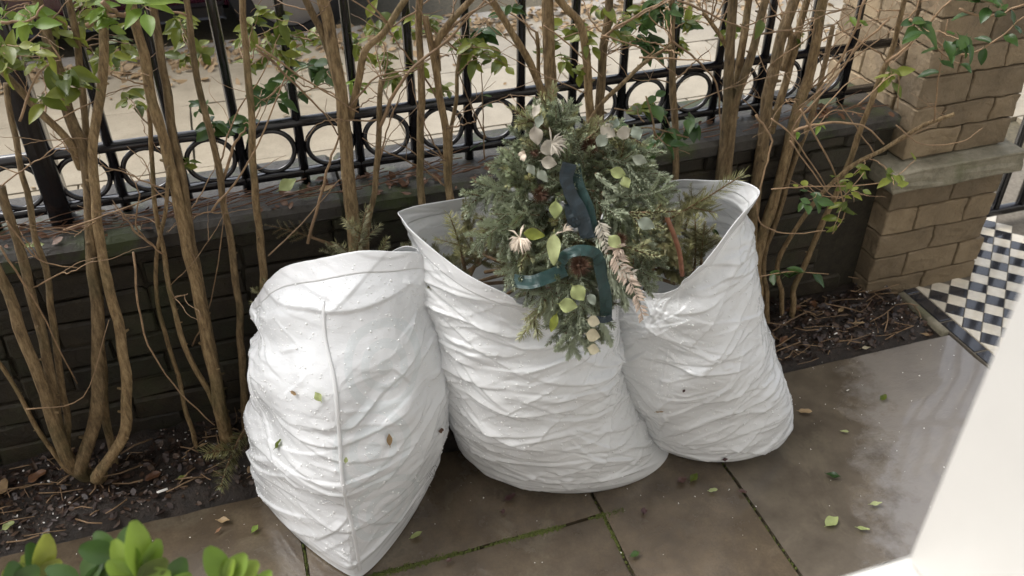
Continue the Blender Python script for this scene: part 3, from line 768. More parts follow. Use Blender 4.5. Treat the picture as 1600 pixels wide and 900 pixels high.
# the raised seam down the left sack
def on_bag(bv, px, py, lift=.0):
    r = ray(px, py).normalized(); hit = bv.ray_cast(CAM, r)
    if hit[0] is None: return None, None
    n = hit[1] if hit[1].dot(r) < 0 else -hit[1]
    return hit[0]+n*lift, n
def strip_on(bv, pix, width, mat, name, parent, lift=.0015, n=14, steep=2):
    mb = MB(); prev = None; P2 = spline([(x, y, 0) for x, y in pix], n); pts = []
    for q in P2:
        p, nn = on_bag(bv, q.x, q.y, lift)
        if p is not None: pts.append((p, nn))
    ns = [sum((pts[min(max(i+j, 0), len(pts)-1)][1] for j in range(-3, 4)), Vector()).normalized() for i in range(len(pts))]
    cs = [sum((pts[min(max(i+j, 0), len(pts)-1)][0] for j in range(-2, 3)), Vector())/5 for i in range(len(pts))]
    vs = []; fs = []
    for i in range(len(pts)):
        t = (cs[min(i+1, len(cs)-1)]-cs[max(i-1, 0)]).normalized(); sd_ = ns[i].cross(t).normalized(); c = cs[i]+ns[i]*.002
        for a, h in ((-1, -.004), (-.8, -.0006), (-.35, -.0002), (.35, -.0002), (.8, -.0006), (1, -.004)): vs.append(c+sd_*(a*width/2)+ns[i]*h-parent.location)
        if i:
            k0 = 6*(i-1)
            for j in range(5): fs.append((k0+j, k0+j+1, k0+6+j+1, k0+6+j))
    return obj(name, vs, fs, mat, parent)
strip_on(BV1, [(505, 470), (508, 530), (523, 600), (530, 680), (536, 760), (552, 830), (563, 893)], .009, M['hem'], 'seam', bag1)
# small printed recycling mark low on the left sack
mb = MB()
def ink_line(pix, w):
    for a, b in zip(pix, pix[1:]):
        pa, na = on_bag(BV1, *a, .0012); pb_, nb = on_bag(BV1, *b, .0012)
        if pa is None or pb_ is None: continue
        t = (pb_-pa).normalized(); s_ = na.cross(t).normalized()*w; k0 = len(mb.v)
        mb.add([q-bag1.location for q in (pa-s_, pa+s_, pb_+s_, pb_-s_)], [(0, 1, 2, 3)])
ink_line([(666, 748), (672, 737), (677, 728), (679, 738), (680, 747), (673, 748), (666, 748)], .0008)
ink_line([(670, 745), (674, 738), (677, 744), (670, 745)], .0007)
ink_line([(682, 733), (681, 740), (684, 742), (686, 735), (686, 728)], .0007)
ink_line([(675, 731), (679, 726), (682, 730)], .0007)
mb.build('printed_mark', M['ink'], bag1, False)
# ================================================================== SHRUBS behind the sacks
def leaf_mesh(name, L, Wd, mat, fold=.25, droop=.2, n=6, wave=0.0, seed=0, obov=False):
    r = random.Random(seed); vs = []; fs = []
    for i in range(n+1):
        t = i/n; w = Wd*.5*math.sin(math.pi*min(1, t*.97+.015)**.82)**.9+.0003
        if obov: w = Wd*.5*math.sin(math.pi*min(1, t*.95+.02)**1.25)**.62*(.35+.65*min(1, t*2.2))+.0003
        x = L*t; z = -droop*L*t*t; wv = wave*Wd*math.sin(t*9+seed)
        vs += [(x, -w, z+fold*w+wv), (x, -w*.5, z+fold*w*.35), (x, 0, z), (x, w*.5, z+fold*w*.35), (x, w, z+fold*w-wv)]
        if i:
            k0 = 5*(i-1)
            for j in range(4): fs.append((k0+j, k0+j+1, k0+5+j+1, k0+5+j))
    # petiole
    mb = MB(); mb.v = [Vector(v) for v in vs]; mb.f = fs
    mb.tube([(-.18*L, 0, .03*L), (0, 0, 0)], [.0006, .0009], 3, False)
    return mesh_data(name, mb.v, mb.f, mat)
LEAF = {}
for nm, mt, L, Wd in (('privet', 'privet_leaf', .036, .019), ('dark', 'dark_leaf', .042, .024), ('young', 'young_leaf', .034, .015)):
    LEAF[nm] = [leaf_mesh('leaf', L*(.85+.15*i), Wd*(.9+.1*i), M[mt], .15+.12*i, .05+.14*i, 6, .05, i) for i in range(3)]
def put_leaf(parent, p, d, kind='privet', up=None, scale=1.0, rng=RNG):
    me = rng.choice(LEAF[kind]); up = (up or Vector((0, 0, 1)))+rdir(rng)*.5
    m = frame(p, d, up) @ Matrix.Diagonal((scale, scale*rng.uniform(.8, 1.1), scale, 1))
    return inst('leaf', me, parent, m)
def shrub(label, base, stems, twigs=(), ntw=0, leaves=(), rng_seed=1, cat='shrub', box=None):
    """stems: (pixel path from the top down, Y top, Y bottom, width px, to_ground)"""
    r = random.Random(rng_seed)
    root = empty('privet_shrub' if cat == 'shrub' else cat, base); tag(root, label, cat, 'bare stemmed shrubs along the railing' if cat == 'shrub' else None); paths = []
    for st in stems:
        pix, y0, y1, w, gr = st
        n = len(pix); pts = [onY(px, py, y0+(y1-y0)*i/max(1, n-1)) for i, (px, py) in enumerate(pix)]
        if gr:
            b = pts[-1]; gx = b.x if gr is True else gr
            if b.z > .12: pts.append(Vector(((b.x+gx)/2, (b.y+1.79)/2, b.z*.5)))
            pts.append(Vector((gx, 1.79 if gr != 'here' else b.y, -.01)))
        # grow beyond the top of the picture
        d = (pts[0]-pts[1]).normalized()
        if pix[0][1] <= 10: pts = [pts[0]+d*.55+Vector((r.uniform(-.05, .05), r.uniform(-.03, .03), 0)), pts[0]+d*.25] + pts
        sp = spline(pts, 6); m = len(sp); rad_ = []
        for i, p in enumerate(sp):
            D = (p-CAM).dot(AX); rr = .44*w*max(1.5, min(2.4, D))/FPX*(.80+.28*i/m); rr *= 1+.10*noise.noise(p*28)+.07*noise.noise(p*75); rad_.append(rr)
            off_ = Vector((noise.noise(p*11+Vector((w, 0, 0))), noise.noise(p*11+Vector((0, w, 0))), 0))*.006
            sp[i] = p+off_
        mb = MB().tube(sp, rad_, 9)
        # leaf scars and stubs
        for i in range(2, m-2):
            if r.random() < .16:
                t = rdir(r); t.z = abs(t.z)*.4; mb.tube([sp[i], sp[i]+t.normalized()*rad_[i]*1.7], [rad_[i]*.45, rad_[i]*.2], 5)
        for v in mb.v: v -= root.location
        mb.build('stem', M['bark'], root); paths.append((sp, rad_))
    tw = MB(); ends = []
    def twig(p0, p1, rr, sag=.0, leafy=0, kind='privet'):
        a, b = Vector(p0), Vector(p1); L = (b-a).length; sd_ = (b-a).cross(Vector((0, 0, 1))).normalized() if L > 1e-4 else Vector((1, 0, 0))
        k1, k2 = r.uniform(-.12, .12)*L, r.uniform(-.12, .12)*L
        pts = spline([a, a.lerp(b, .35)+sd_*k1+Vector((0, 0, sag*L)), a.lerp(b, .7)+sd_*k2+Vector((0, 0, sag*L*.6)), b], 5)
        pts = [p+rdir(r)*rr*.9 for p in pts]; tw.tube(pts, [rr*(1-.6*i/len(pts)) for i in range(len(pts))], 5)
        for i in range(leafy):
            t = r.uniform(.35, 1.0); q = pts[int(t*(len(pts)-1))]; d = (b-a).normalized()*.5+rdir(r); d.z = d.z*.5-.1
            put_leaf(root, q, d, kind, None, r.uniform(.75, 1.15), r)
        return pts
    for t in twigs:   # (pixel path, Y0, Y1, width px, leaves, kind)
        pix, y0, y1, w, lf, kd = t; n = len(pix); pts = spline([onY(px, py, y0+(y1-y0)*i/(n-1)) for i, (px, py) in enumerate(pix)], 5)
        rr = .5*w*1.75/FPX; tw.tube([p+rdir(r)*rr*.6 for p in pts], [rr*(1-.5*i/len(pts)) for i in range(len(pts))], 6)
        for i in range(lf):
            q = pts[r.randrange(len(pts)//4, len(pts))]; d = rdir(r); d.z = d.z*.5-.15; put_leaf(root, q, d, kd, None, r.uniform(.8, 1.2), r)
    for i in range(ntw):
        sp, rd_ = r.choice(paths); q = r.randrange(0, max(1, int(len(sp)*.62))); p = sp[q]
        if p.z < .45: continue
        d = rdir(r); d.y *= .6; d.z = abs(d.z)*.8+.15; L = r.uniform(.08, .32); pts = twig(p, p+d.normalized()*L, r.uniform(.0011, .0026))
        for _ in range(r.randrange(1, 4)):
            q2 = pts[r.randrange(4, len(pts))]; d2 = (d+rdir(r)*.9).normalized(); twig(q2, q2+d2*L*r.uniform(.2, .5), .0009)
    for (px, py, y, n, sx, sy, kd, sc) in leaves:   # clusters: a forked twig each, leaves in pairs
        c = onY(px, py, y); best = min((p for sp, _ in paths for p in sp), key=lambda p: (p-c).length+(.3 if p.z > c.z+.1 else 0))
        n = int(n*(2.2 if py < 110 and px < 1300 else 1.4)); k_ = max(1, n//6)
        for j in range(k_):
            e = onY(px+r.uniform(-sx, sx), py+r.uniform(-sy, sy), y+r.uniform(-.10, .10)); s0 = best.lerp(e, r.uniform(.0, .3))
            pts = twig(s0, e, r.uniform(.0010, .0020), .08)
            for q in range(int(n/k_)):
                pp = pts[r.randrange(len(pts)//2, len(pts))]+rdir(r)*.012; dd = rdir(r); dd.z = dd.z*.45-.2
                put_leaf(root, pp, dd, kd, Vector((0, -.5, 1)), sc*r.uniform(.75, 1.2), r)
    for v in tw.v: v -= root.location
    tag(tw.build('twigs', M['twig_bark'], root), kind='stuff')
    return root
Yg = 1.80
shrub('many stemmed shrub at the far left, thick base on the soil', (-.50, 1.74, 0), [
    ([(0, 290), (33, 400), (75, 560), (105, 711)], 1.80, 1.76, 19, -.52), ([(-60, 330), (0, 433), (60, 590), (111, 728)], 1.76, 1.74, 22, -.51),
    ([(10, 130), (40, 300), (75, 445), (103, 644), (110, 715)], 1.84, 1.76, 13, -.51), ([(60, 0), (105, 160), (133, 250), (145, 400), (153, 540), (150, 650), (125, 733)], 1.88, 1.74, 23, -.50),
    ([(165, 0), (160, 110), (147, 235), (150, 330), (165, 420), (190, 540), (197, 620), (188, 690), (150, 745)], 1.86, 1.72, 19, -.49),
    ([(-20, 88), (50, 160), (105, 220), (125, 262)], 1.80, 1.85, 15, False), ([(-30, 520), (10, 590), (60, 670), (105, 735)], 1.78, 1.74, 9, -.51),
    ([(110, 0), (128, 120), (136, 240), (146, 420), (160, 560), (165, 650)], 1.90, 1.80, 14, -.47)],
  [([(0, 385), (60, 480), (120, 600)], 1.70, 1.78, 4, 0, 'privet'), ([(0, 35), (45, 33), (70, 8)], 1.7, 1.72, 5, 2, 'young'), ([(30, 190), (60, 115), (95, 93)], 1.68, 1.7, 4, 0, 'privet'), ([(95, 93), (60, 40), (30, 20)], 1.7, 1.75, 3, 0, 'privet'),
   ([(135, 40), (165, 25), (200, 25)], 1.86, 1.84, 10, 0, 'privet'), ([(10, 345), (60, 405), (125, 420)], 1.7, 1.72, 3, 0, 'privet'), ([(100, 360), (180, 330), (260, 300)], 1.72, 1.74, 3, 0, 'privet'),
   ([(40, 640), (130, 620), (170, 500)], 1.7, 1.75, 2.5, 0, 'privet')], 26,
  [(95, 110, 1.66, 8, 40, 30, 'privet', 1.45), (40, 70, 1.70, 14, 45, 45, 'privet', 1.15), (120, 40, 1.95, 18, 70, 40, 'privet', 1.1), (200, 60, 2.0, 14, 50, 50, 'privet', 1.1), (20, 20, 1.8, 12, 40, 25, 'young', 1.2),
   (60, 175, 1.8, 4, 40, 20, 'privet', 1.1), (180, 20, 1.85, 10, 50, 25, 'young', 1.0)], 5)
shrub('shrub with twin twisted trunks left of the sacks', (-.20, 1.79, 0), [
    ([(205, 0), (240, 160), (275, 300), (305, 440), (330, 560), (345, 640)], 1.84, 1.78, 21, -.19), ([(236, 0), (258, 130), (280, 260), (306, 410), (335, 570), (348, 640)], 1.86, 1.79, 17, -.19),
    ([(290, 0), (310, 130), (345, 285), (366, 420), (376, 520), (383, 620)], 1.86, 1.80, 13, -.15), ([(380, -5), (393, 200), (402, 330), (412, 445)], 1.84, 1.82, 14, -.10),
    ([(233, 170), (243, 330), (262, 430), (290, 540), (340, 640)], 1.86, 1.78, 10, -.20), ([(262, 260), (258, 340), (242, 450)], 1.8, 1.84, 8, -.27)],
  [([(208, 395), (225, 520), (270, 600), (335, 665)], 1.72, 1.70, 4, 0, 'privet'), ([(160, 5), (185, 22), (205, 28), (225, 70)], 1.78, 1.84, 8, 0, 'privet'), ([(330, 330), (390, 250), (450, 110)], 1.8, 1.82, 4, 0, 'privet'),
   ([(400, 70), (470, 120), (560, 175)], 1.78, 1.8, 4, 0, 'privet'), ([(345, 290), (365, 230), (385, 200)], 1.84, 1.85, 6, 0, 'privet'), ([(300, 540), (330, 470), (355, 300)], 1.83, 1.83, 3, 0, 'privet')], 26,
  [(240, 22, 1.72, 3, 14, 14, 'young', 1.6), (225, 180, 1.95, 9, 35, 30, 'privet', 1.0), (340, 180, 1.95, 14, 40, 35, 'dark', 1.0), (320, 60, 1.98, 18, 50, 45, 'privet', 1.0), (420, 60, 2.0, 22, 50, 50, 'privet', 1.0), (415, 165, 1.92, 12, 35, 30, 'dark', 1.0), (290, 250, 1.9, 5, 30, 20, 'privet', .9), (460, 130, 2.0, 14, 40, 40, 'dark', 1.0)], 6)
shrub('forked shrub standing behind the left sack', (.18, 1.8, 0), [
    ([(505, 0), (530, 125), (540, 220), (547, 300), (556, 400)], 1.84, 1.80, 25, .19), ([(478, 0), (505, 60), (527, 130)], 1.86, 1.84, 14, False), ([(634, 0), (600, 50), (570, 80), (560, 130), (548, 185)], 1.80, 1.84, 13, False),
    ([(595, 125), (592, 200), (585, 300), (572, 390)], 1.83, 1.82, 12, .20)],
  [([(592, 200), (625, 130), (700, 60), (760, 0)], 1.82, 1.78, 7, 0, 'privet'), ([(400, 75), (440, 110), (500, 170), (530, 215)], 1.78, 1.83, 5, 0, 'privet'), ([(480, 380), (510, 270), (530, 210)], 1.80, 1.82, 6, 0, 'privet'), ([(420, 400), (480, 340), (530, 280)], 1.78, 1.8, 3, 0, 'privet'),
   ([(545, 170), (590, 120), (650, 110)], 1.82, 1.78, 4, 0, 'privet')], 26,
  [(460, 40, 1.98, 14, 45, 40, 'privet', 1.0), (500, 130, 1.95, 12, 35, 35, 'dark', 1.1), (585, 45, 2.0, 18, 40, 40, 'privet', .95), (610, 100, 1.95, 10, 30, 25, 'privet', .9), (575, 130, 1.92, 4, 25, 20, 'young', .9)], 7)
shrub('pair of straight stems behind the gap between two sacks', (.45, 1.8, 0), [
    ([(655, 0), (657, 160), (660, 330)], 1.84, 1.82, 14, .41), ([(663, 25), (680, 100), (695, 200), (703, 315)], 1.83, 1.81, 15, .48), ([(735, 0), (705, 35), (682, 70), (684, 110)], 1.80, 1.83, 13, False), ([(722, 70), (712, 140), (706, 220), (702, 290)], 1.86, 1.82, 8, False)],
  [([(690, 60), (720, 30), (770, 0)], 1.82, 1.76, 5, 0, 'privet'), ([(760, 215), (730, 150), (705, 80)], 1.86, 1.86, 3, 0, 'privet'), ([(757, 250), (755, 180), (752, 100)], 1.88, 1.86, 3, 3, 'dark')], 22,
  [(700, 50, 1.95, 14, 45, 40, 'privet', .95), (770, 80, 1.92, 14, 30, 30, 'privet', 1.05), (640, 60, 2.0, 12, 30, 50, 'privet', .95), (790, 30, 1.98, 10, 35, 30, 'dark', .95), (680, 130, 1.95, 6, 25, 20, 'privet', .9)], 8)
shrub('thick brown stems crowding behind the wreath', (.80, 1.82, 0), [
    ([(855, 0), (858, 110), (866, 250)], 1.87, 1.85, 24, .78), ([(768, 0), (800, 50), (842, 130), (868, 240)], 1.84, 1.85, 14, .78), ([(875, 0), (912, 50), (921, 165), (925, 260)], 1.85, 1.84, 16, .84),
    ([(950, 0), (943, 100), (938, 175), (935, 260)], 1.86, 1.85, 17, .86), ([(838, 50), (841, 120), (850, 180)], 1.88, 1.87, 8, False), ([(1050, 70), (1010, 95), (950, 150), (915, 200)], 1.76, 1.82, 8, False)],
  [([(938, 60), (985, 30), (1040, 0)], 1.84, 1.78, 6, 2, 'privet'), ([(850, 40), (890, 70), (940, 120)], 1.82, 1.8, 4, 0, 'privet'), ([(1000, 90), (1050, 92), (1110, 95)], 1.74, 1.72, 4, 0, 'privet'), ([(940, 55), (1000, 75), (1060, 120)], 1.8, 1.78, 4, 0, 'privet')], 26,
  [(880, 40, 1.95, 12, 40, 40, 'privet', 1.0), (980, 30, 1.95, 16, 45, 30, 'privet', 1.0), (895, 90, 1.9, 9, 35, 25, 'privet', .95), (1010, 45, 1.98, 14, 35, 35, 'dark', 1.0), (1000, 85, 1.85, 5, 30, 25, 'dark', 1.0), (1030, 10, 1.9, 10, 40, 15, 'dark', 1.0)], 9)
shrub('single upright pole-like stem right of the wreath', (1.07, 1.86, 0), [([(1050, 0), (1052, 130), (1054, 262)], 1.87, 1.86, 13, 1.07)], [], 8, [(1060, 60, 1.98, 8, 30, 40, 'privet', .9), (1045, 20, 1.95, 6, 25, 25, 'dark', 1.0)], 10)
shrub('shrub of three diverging trunks above the right sack', (1.22, 1.84, 0), [
    ([(1146, 0), (1138, 117), (1133, 214), (1124, 290)], 1.88, 1.85, 20, 1.21), ([(1199, 0), (1170, 97), (1150, 163), (1141, 230)], 1.86, 1.85, 17, 1.23), ([(1173, 0), (1158, 75), (1150, 150)], 1.90, 1.87, 14, False), ([(1100, 20), (1118, 45), (1136, 75)], 1.88, 1.88, 8, False)],
  [([(1060, 0), (1110, 22), (1135, 35), (1170, 45)], 1.8, 1.8, 5, 0, 'privet'), ([(1050, 65), (1095, 100), (1122, 140), (1125, 200)], 1.82, 1.83, 5, 0, 'privet'), ([(1165, 40), (1230, 20), (1330, 15)], 1.82, 1.8, 3, 1, 'privet')], 30,
  [(1115, 50, 1.95, 5, 30, 35, 'privet', .95), (1085, 20, 1.98, 8, 25, 20, 'privet', 1.0)], 11)
shrub('leaning shrub trunks between the right sack and the pier', (1.36, 1.84, 0), [
    ([(1240, 0), (1212, 97), (1200, 163), (1182, 290), (1168, 390)], 1.90, 1.84, 23, 1.34), ([(1286, 0), (1266, 117), (1248, 170), (1212, 300), (1182, 400)], 1.88, 1.84, 21, 1.37), ([(1222, 20), (1235, 60), (1222, 110)], 1.92, 1.9, 12, False),
    ([(1262, 0), (1240, 80), (1222, 150), (1200, 230), (1178, 330)], 1.92, 1.86, 15, 1.35), ([(1300, 40), (1282, 130), (1240, 260), (1195, 400)], 1.9, 1.84, 11, 1.40)],
  [([(1350, 0), (1330, 60), (1290, 130), (1240, 180)], 1.76, 1.80, 6, 0, 'privet'), ([(1390, 30), (1340, 75), (1300, 125), (1240, 175)], 1.74, 1.80, 5, 0, 'privet'), ([(1236, 230), (1245, 190), (1300, 130), (1345, 60)], 1.76, 1.76, 5, 0, 'privet'),
   ([(1180, 305), (1190, 350), (1235, 365), (1290, 360)], 1.70, 1.66, 4, 0, 'privet')], 46,
  [(1345, 30, 1.72, 3, 25, 15, 'young', .8), (1240, 40, 1.96, 3, 40, 30, 'privet', .8)], 12)
shrub('branch leaning across the pier with few green leaves', (1.50, 1.80, 0), [
    ([(1412, 0), (1396, 75), (1366, 145), (1330, 245), (1290, 340), (1245, 440)], 1.66, 1.80, 11, 1.48), ([(1492, 178), (1445, 195), (1385, 230), (1325, 265), (1262, 330), (1215, 410)], 1.62, 1.80, 9, 1.46)],
  [([(1385, 100), (1430, 60), (1485, 0)], 1.64, 1.56, 6, 0, 'dark'), ([(1420, 30), (1500, 85), (1560, 60), (1600, 25)], 1.58, 1.50, 5, 5, 'dark'), ([(1440, 45), (1480, 90), (1500, 100)], 1.6, 1.56, 4, 2, 'dark'), ([(1500, 15), (1550, 25), (1600, 5)], 1.55, 1.5, 6, 3, 'dark'),
   ([(1240, 205), (1290, 192), (1345, 195), (1380, 225)], 1.66, 1.62, 6, 0, 'privet'), ([(1260, 200), (1330, 125), (1360, 130)], 1.64, 1.6, 3, 0, 'privet'), ([(1340, 165), (1400, 115), (1402, 170)], 1.62, 1.6, 3, 0, 'privet'),
   ([(1205, 295), (1260, 292), (1380, 285), (1430, 250)], 1.60, 1.58, 3, 5, 'privet'), ([(1235, 220), (1270, 270), (1310, 310), (1350, 270)], 1.6, 1.58, 3, 0, 'privet'), ([(1250, 170), (1300, 260), (1320, 330), (1300, 365)], 1.62, 1.6, 4, 6, 'privet'),
   ([(1180, 180), (1205, 215), (1200, 250), (1180, 320)], 1.66, 1.62, 5, 0, 'privet'), ([(1205, 185), (1240, 215), (1290, 290)], 1.64, 1.62, 4, 0, 'privet'), ([(1400, 195), (1440, 225), (1500, 222), (1535, 200)], 1.62, 1.58, 3, 0, 'privet'), ([(1175, 435), (1230, 425), (1295, 428)], 1.66, 1.60, 3, 9, 'dark'), ([(1460, 190), (1465, 130), (1480, 30)], 1.6, 1.6, 4, 2, 'dark')], 10,
  [(1400, 128, 1.56, 6, 25, 15, 'privet', 1.25), (1480, 70, 1.56, 6, 40, 25, 'dark', 1.1), (1540, 95, 1.5, 7, 35, 35, 'dark', 1.15), (1575, 35, 1.48, 4, 20, 25, 'dark', 1.2), (1330, 340, 1.58, 12, 35, 45, 'privet', .85), (1370, 290, 1.58, 9, 40, 25, 'privet', .85),
   (1230, 310, 1.60, 6, 25, 20, 'dark', .8), (1245, 225, 1.6, 4, 25, 15, 'young', .7)], 13)
shrub('glossy green ivy trailing over the coping beside the wreath', (1.02, 1.86, .62), [([(1010, 150), (1022, 210), (1016, 280)], 1.72, 1.70, 4, False), ([(960, 215), (1010, 200), (1075, 215)], 1.74, 1.72, 3, False)],
  [([(1018, 200), (1040, 225), (1078, 240)], 1.70, 1.68, 3, 3, 'dark'), ([(960, 170), (1010, 175), (1060, 170)], 1.78, 1.78, 3, 2, 'dark')], 0,
  [(1005, 155, 1.80, 4, 20, 15, 'privet', 1.5), (1040, 175, 1.80, 5, 30, 20, 'dark', 1.1), (1030, 225, 1.70, 9, 35, 25, 'dark', 1.2), (1060, 200, 1.74, 5, 20, 25, 'dark', 1.1), (975, 240, 1.66, 6, 30, 30, 'dark', 1.1)], 14, 'ivy')
# ================================================================== FIR, WREATH
def fir_mesh(name, L, nside, nl, nw, dens, mat, seed, curl=.5, allround=True, curve=.15, sideL=.55):
    r = random.Random(seed); nv = []; nf = []; sv = MB()
    def shoot(a, d, up, ln, rr):
        sd_ = d.cross(up).normalized(); up = sd_.cross(d).normalized(); k1 = r.uniform(-curve, curve); k2 = r.uniform(-curve, curve)
        pts = [a+d*(ln*t)+sd_*(k1*ln*t*t)+up*(k2*ln*t*t) for t in [i/6 for i in range(7)]]
        sv.tube(pts, [rr*(1-.55*i/6) for i in range(7)], 5)
        n = int(ln*dens)
        for i in range(n):
            t = (i+r.random())/n; q = t*6; k_ = min(5, int(q)); p = pts[k_].lerp(pts[k_+1], q-k_); tg = (pts[k_+1]-pts[k_]).normalized()
            if allround: an = r.uniform(-2.5, 2.5)
            else: an = r.choice([-1, 1])*r.uniform(.7, 1.8)
            o = up*math.cos(an)+sd_*math.sin(an); le = nl*r.uniform(.75, 1.15)*(.55+.45*min(1, (1-t)*5+.3))
            lean = r.uniform(.25, .75)+(t > .93)*.9; dr = (o+tg*lean).normalized(); mid = p+dr*le*.55; tip = p+(dr+(up*.35+tg*.4)*curl).normalized()*le
            w = dr.cross(tg).normalized()*nw*.5; k0 = len(nv)
            nv.extend([p-w*.5, p+w*.5, mid+w, mid-w, tip]); nf.extend([(k0, k0+1, k0+2, k0+3), (k0+3, k0+2, k0+4)])
        return pts
    pts = shoot(Vector((0, 0, 0)), Vector((1, 0, 0)), Vector((0, 0, 1)), L, .0024)
    for i in range(nside):
        t = .12+.7*(i+.5)/nside; k_ = int(t*6); sg = 1 if i % 2 else -1
        d = Vector((math.cos(.75), sg*math.sin(.75), r.uniform(-.15, .25))).normalized()
        shoot(pts[k_], d, Vector((0, 0, 1)), L*sideL*(1-t*.6)*r.uniform(.8, 1.2), .0016)
    k0 = len(nv); me = mesh_data(name, nv+sv.v, nf+[tuple(i+k0 for i in f) for f in sv.f], M[mat]); me.materials.append(M['fir_stem'])
    mi = np.zeros(len(me.polygons), np.int32); mi[len(nf):] = 1; me.polygons.foreach_set('material_index', mi)
    return me
NOB = [fir_mesh('fir_sprig', .085+.012*i, 4, .0115, .0021, 4200, 'noble_fir', 40+i) for i in range(4)]
NOS = [fir_mesh('fir_sprig', .060, 0, .0115, .0021, 4600, 'noble_fir', 50+i) for i in range(3)]
YEL = [fir_mesh('fir_sprig', .080, 2, .0125, .0019, 3000, 'yellow_fir', 60+i) for i in range(3)]
SPR = [fir_mesh('needles', .15+.02*i, 4, .017, .0016, 2300, 'spruce', 70+i, .3) for i in range(3)]
SPY = [fir_mesh('needles', .11+.02*i, 1, .022, .0016, 2400, 'yellow_fir', 80+i, .3) for i in range(3)]
FILL = [fir_mesh('needles', .15+.02*i, 8, .016, .0019, 3000, 'spruce', 75+i, .3) for i in range(3)]
DRY = [fir_mesh('needles', .17, 9, .010, .0013, 1700, 'spruce', 90, .2, False, .1, .4)]
def wd(py): return float(np.interp(py, [120, 200, 330, 460, 570], [1.60, 1.56, 1.48, 1.412, 1.375]))
def WP(px, py, off_=0.0): return onD(px, py, wd(py)-off_)
WC = WP(895, 345, -.05)
wreath = empty('wreath', WC); tag(wreath, 'discarded fir wreath with green ribbon and dried flowers on the middle sack', 'wreath')
POLY = [(850, 150), (812, 200), (768, 270), (738, 318), (745, 385), (790, 432), (845, 455), (862, 500), (893, 545), (940, 535), (955, 480), (992, 475), (1012, 440), (1035, 390), (1045, 325), (1030, 262), (985, 212), (920, 185)]
def inside(x, y):
    c = False; n = len(POLY)
    for i in range(n):
        (x1, y1), (x2, y2) = POLY[i], POLY[(i+1) % n]
        if (y1 > y) != (y2 > y) and x < (x2-x1)*(y-y1)/(y2-y1)+x1: c = not c
    return c
rw = random.Random(99)
def sprig(x0, y0, x1, y1, off0, off1, mes, roll=0.0):
    a = WP(x0, y0, off0); b = WP(x1, y1, off1); d = b-a; L = d.length; me = rw.choice(mes)
    up = (CAM-a).normalized()+rdir(rw)*.35+RGT*roll
    Lm = max(v.co.x for v in me.vertices) if me not in LEN else LEN[me]; LEN[me] = Lm; s = L/Lm
    return inst('fir_sprig', me, wreath, frame(a, d, up) @ Matrix.Diagonal((s, min(1.25, max(.8, s)), min(1.25, max(.8, s)), 1)))
LEN = {}
cnt = 0
NS = 170
while cnt < NS:
    x = rw.uniform(740, 1045); y = rw.uniform(140, 560)
    if not inside(x, y): continue
    dx, dy = (x-895)/140, (y-330)/200; a = math.atan2(dy+.22, dx)+rw.gauss(0, .45); L = rw.uniform(56, 88)
    lay = (cnt % 75)/75
    sprig(x-math.cos(a)*L*.55, y-math.sin(a)*L*.55, x+math.cos(a)*L*.45, y+math.sin(a)*L*.45, -.06+lay*.075, -.035+lay*.075, NOB if rw.random() < .72 else (YEL if y < 260 or rw.random() < .25 else NOS)); cnt += 1
for q in ((852, 468, 818, 542, .02, .015, YEL), (878, 440, 848, 508, .02, .012, NOS), (905, 500, 892, 572, .02, .01, NOB), (925, 490, 928, 556, .02, .012, NOS), (885, 520, 866, 552, .02, .012, NOS), (940, 500, 952, 545, .02, .012, NOS),
          (948, 395, 962, 470, .03, .02, NOS), (935, 370, 948, 470, .03, .02, NOS), (965, 420, 975, 490, .02, .015, NOS), (858, 215, 858, 122, -.03, -.05, YEL), (835, 235, 812, 165, -.02, -.03, YEL), (880, 220, 905, 165, -.02, -.03, YEL),
          (900, 215, 945, 185, -.01, -.02, YEL), (830, 290, 760, 318, .01, .0, NOB), (825, 270, 785, 235, .01, .0, NOB), (820, 330, 755, 372, .01, .0, NOB), (830, 360, 775, 400, .01, 0, NOB), (850, 400, 800, 425, .01, 0, NOB), (800, 290, 752, 298, .01, 0, NOB),
          (950, 250, 1005, 240, -.01, -.02, NOB), (960, 290, 1015, 300, 0, -.01, NOB), (940, 300, 985, 330, .01, .0, NOB), (955, 330, 1000, 372, .01, 0, NOB), (970, 350, 1020, 350, 0, -.02, NOB), (930, 270, 965, 305, .02, .02, NOS), (975, 250, 1030, 285, -.02, -.05, NOB)):
    sprig(*q)
# ribbons
def ribbon(pix, width, mat, name='ribbon', twist=0.0, offs=None):
    n = len(pix); P3 = spline([WP(x, y, (offs[i]-.012 if offs else .034)) for i, (x, y) in enumerate(pix)], 7); vs = []; fs = []
    for i, p in enumerate(P3):
        t = (P3[min(i+1, len(P3)-1)]-P3[max(i-1, 0)]).normalized(); v = (CAM-p).normalized(); sd_ = t.cross(v).normalized(); nn = sd_.cross(t)
        a = twist*math.sin(i/len(P3)*math.pi*1.3); sd_ = sd_*math.cos(a)+nn*math.sin(a); nn = t.cross(sd_)
        for q in (-1, -.5, 0, .5, 1):
            c = p+sd_*(q*width*.62)+nn*(.003*noise.noise(Vector((i*.35, q*.8, width*99)))); vs.append(c-WC)
        if i:
            k0 = 5*(i-1)
            for j in range(4): fs.append((k0+j, k0+j+1, k0+6+j, k0+5+j))
    o = obj(name, vs, fs, mat, wreath, False); md = o.modifiers.new('thickness', 'SOLIDIFY'); md.thickness = .0004; return o
ribbon([(890, 255), (885, 280), (893, 305), (908, 335), (918, 372)], .022, M['navy_ribbon'], twist=.5); ribbon([(896, 258), (904, 290), (918, 325), (926, 372)], .020, M['teal_ribbon'], twist=-.5, offs=[.035]*4)
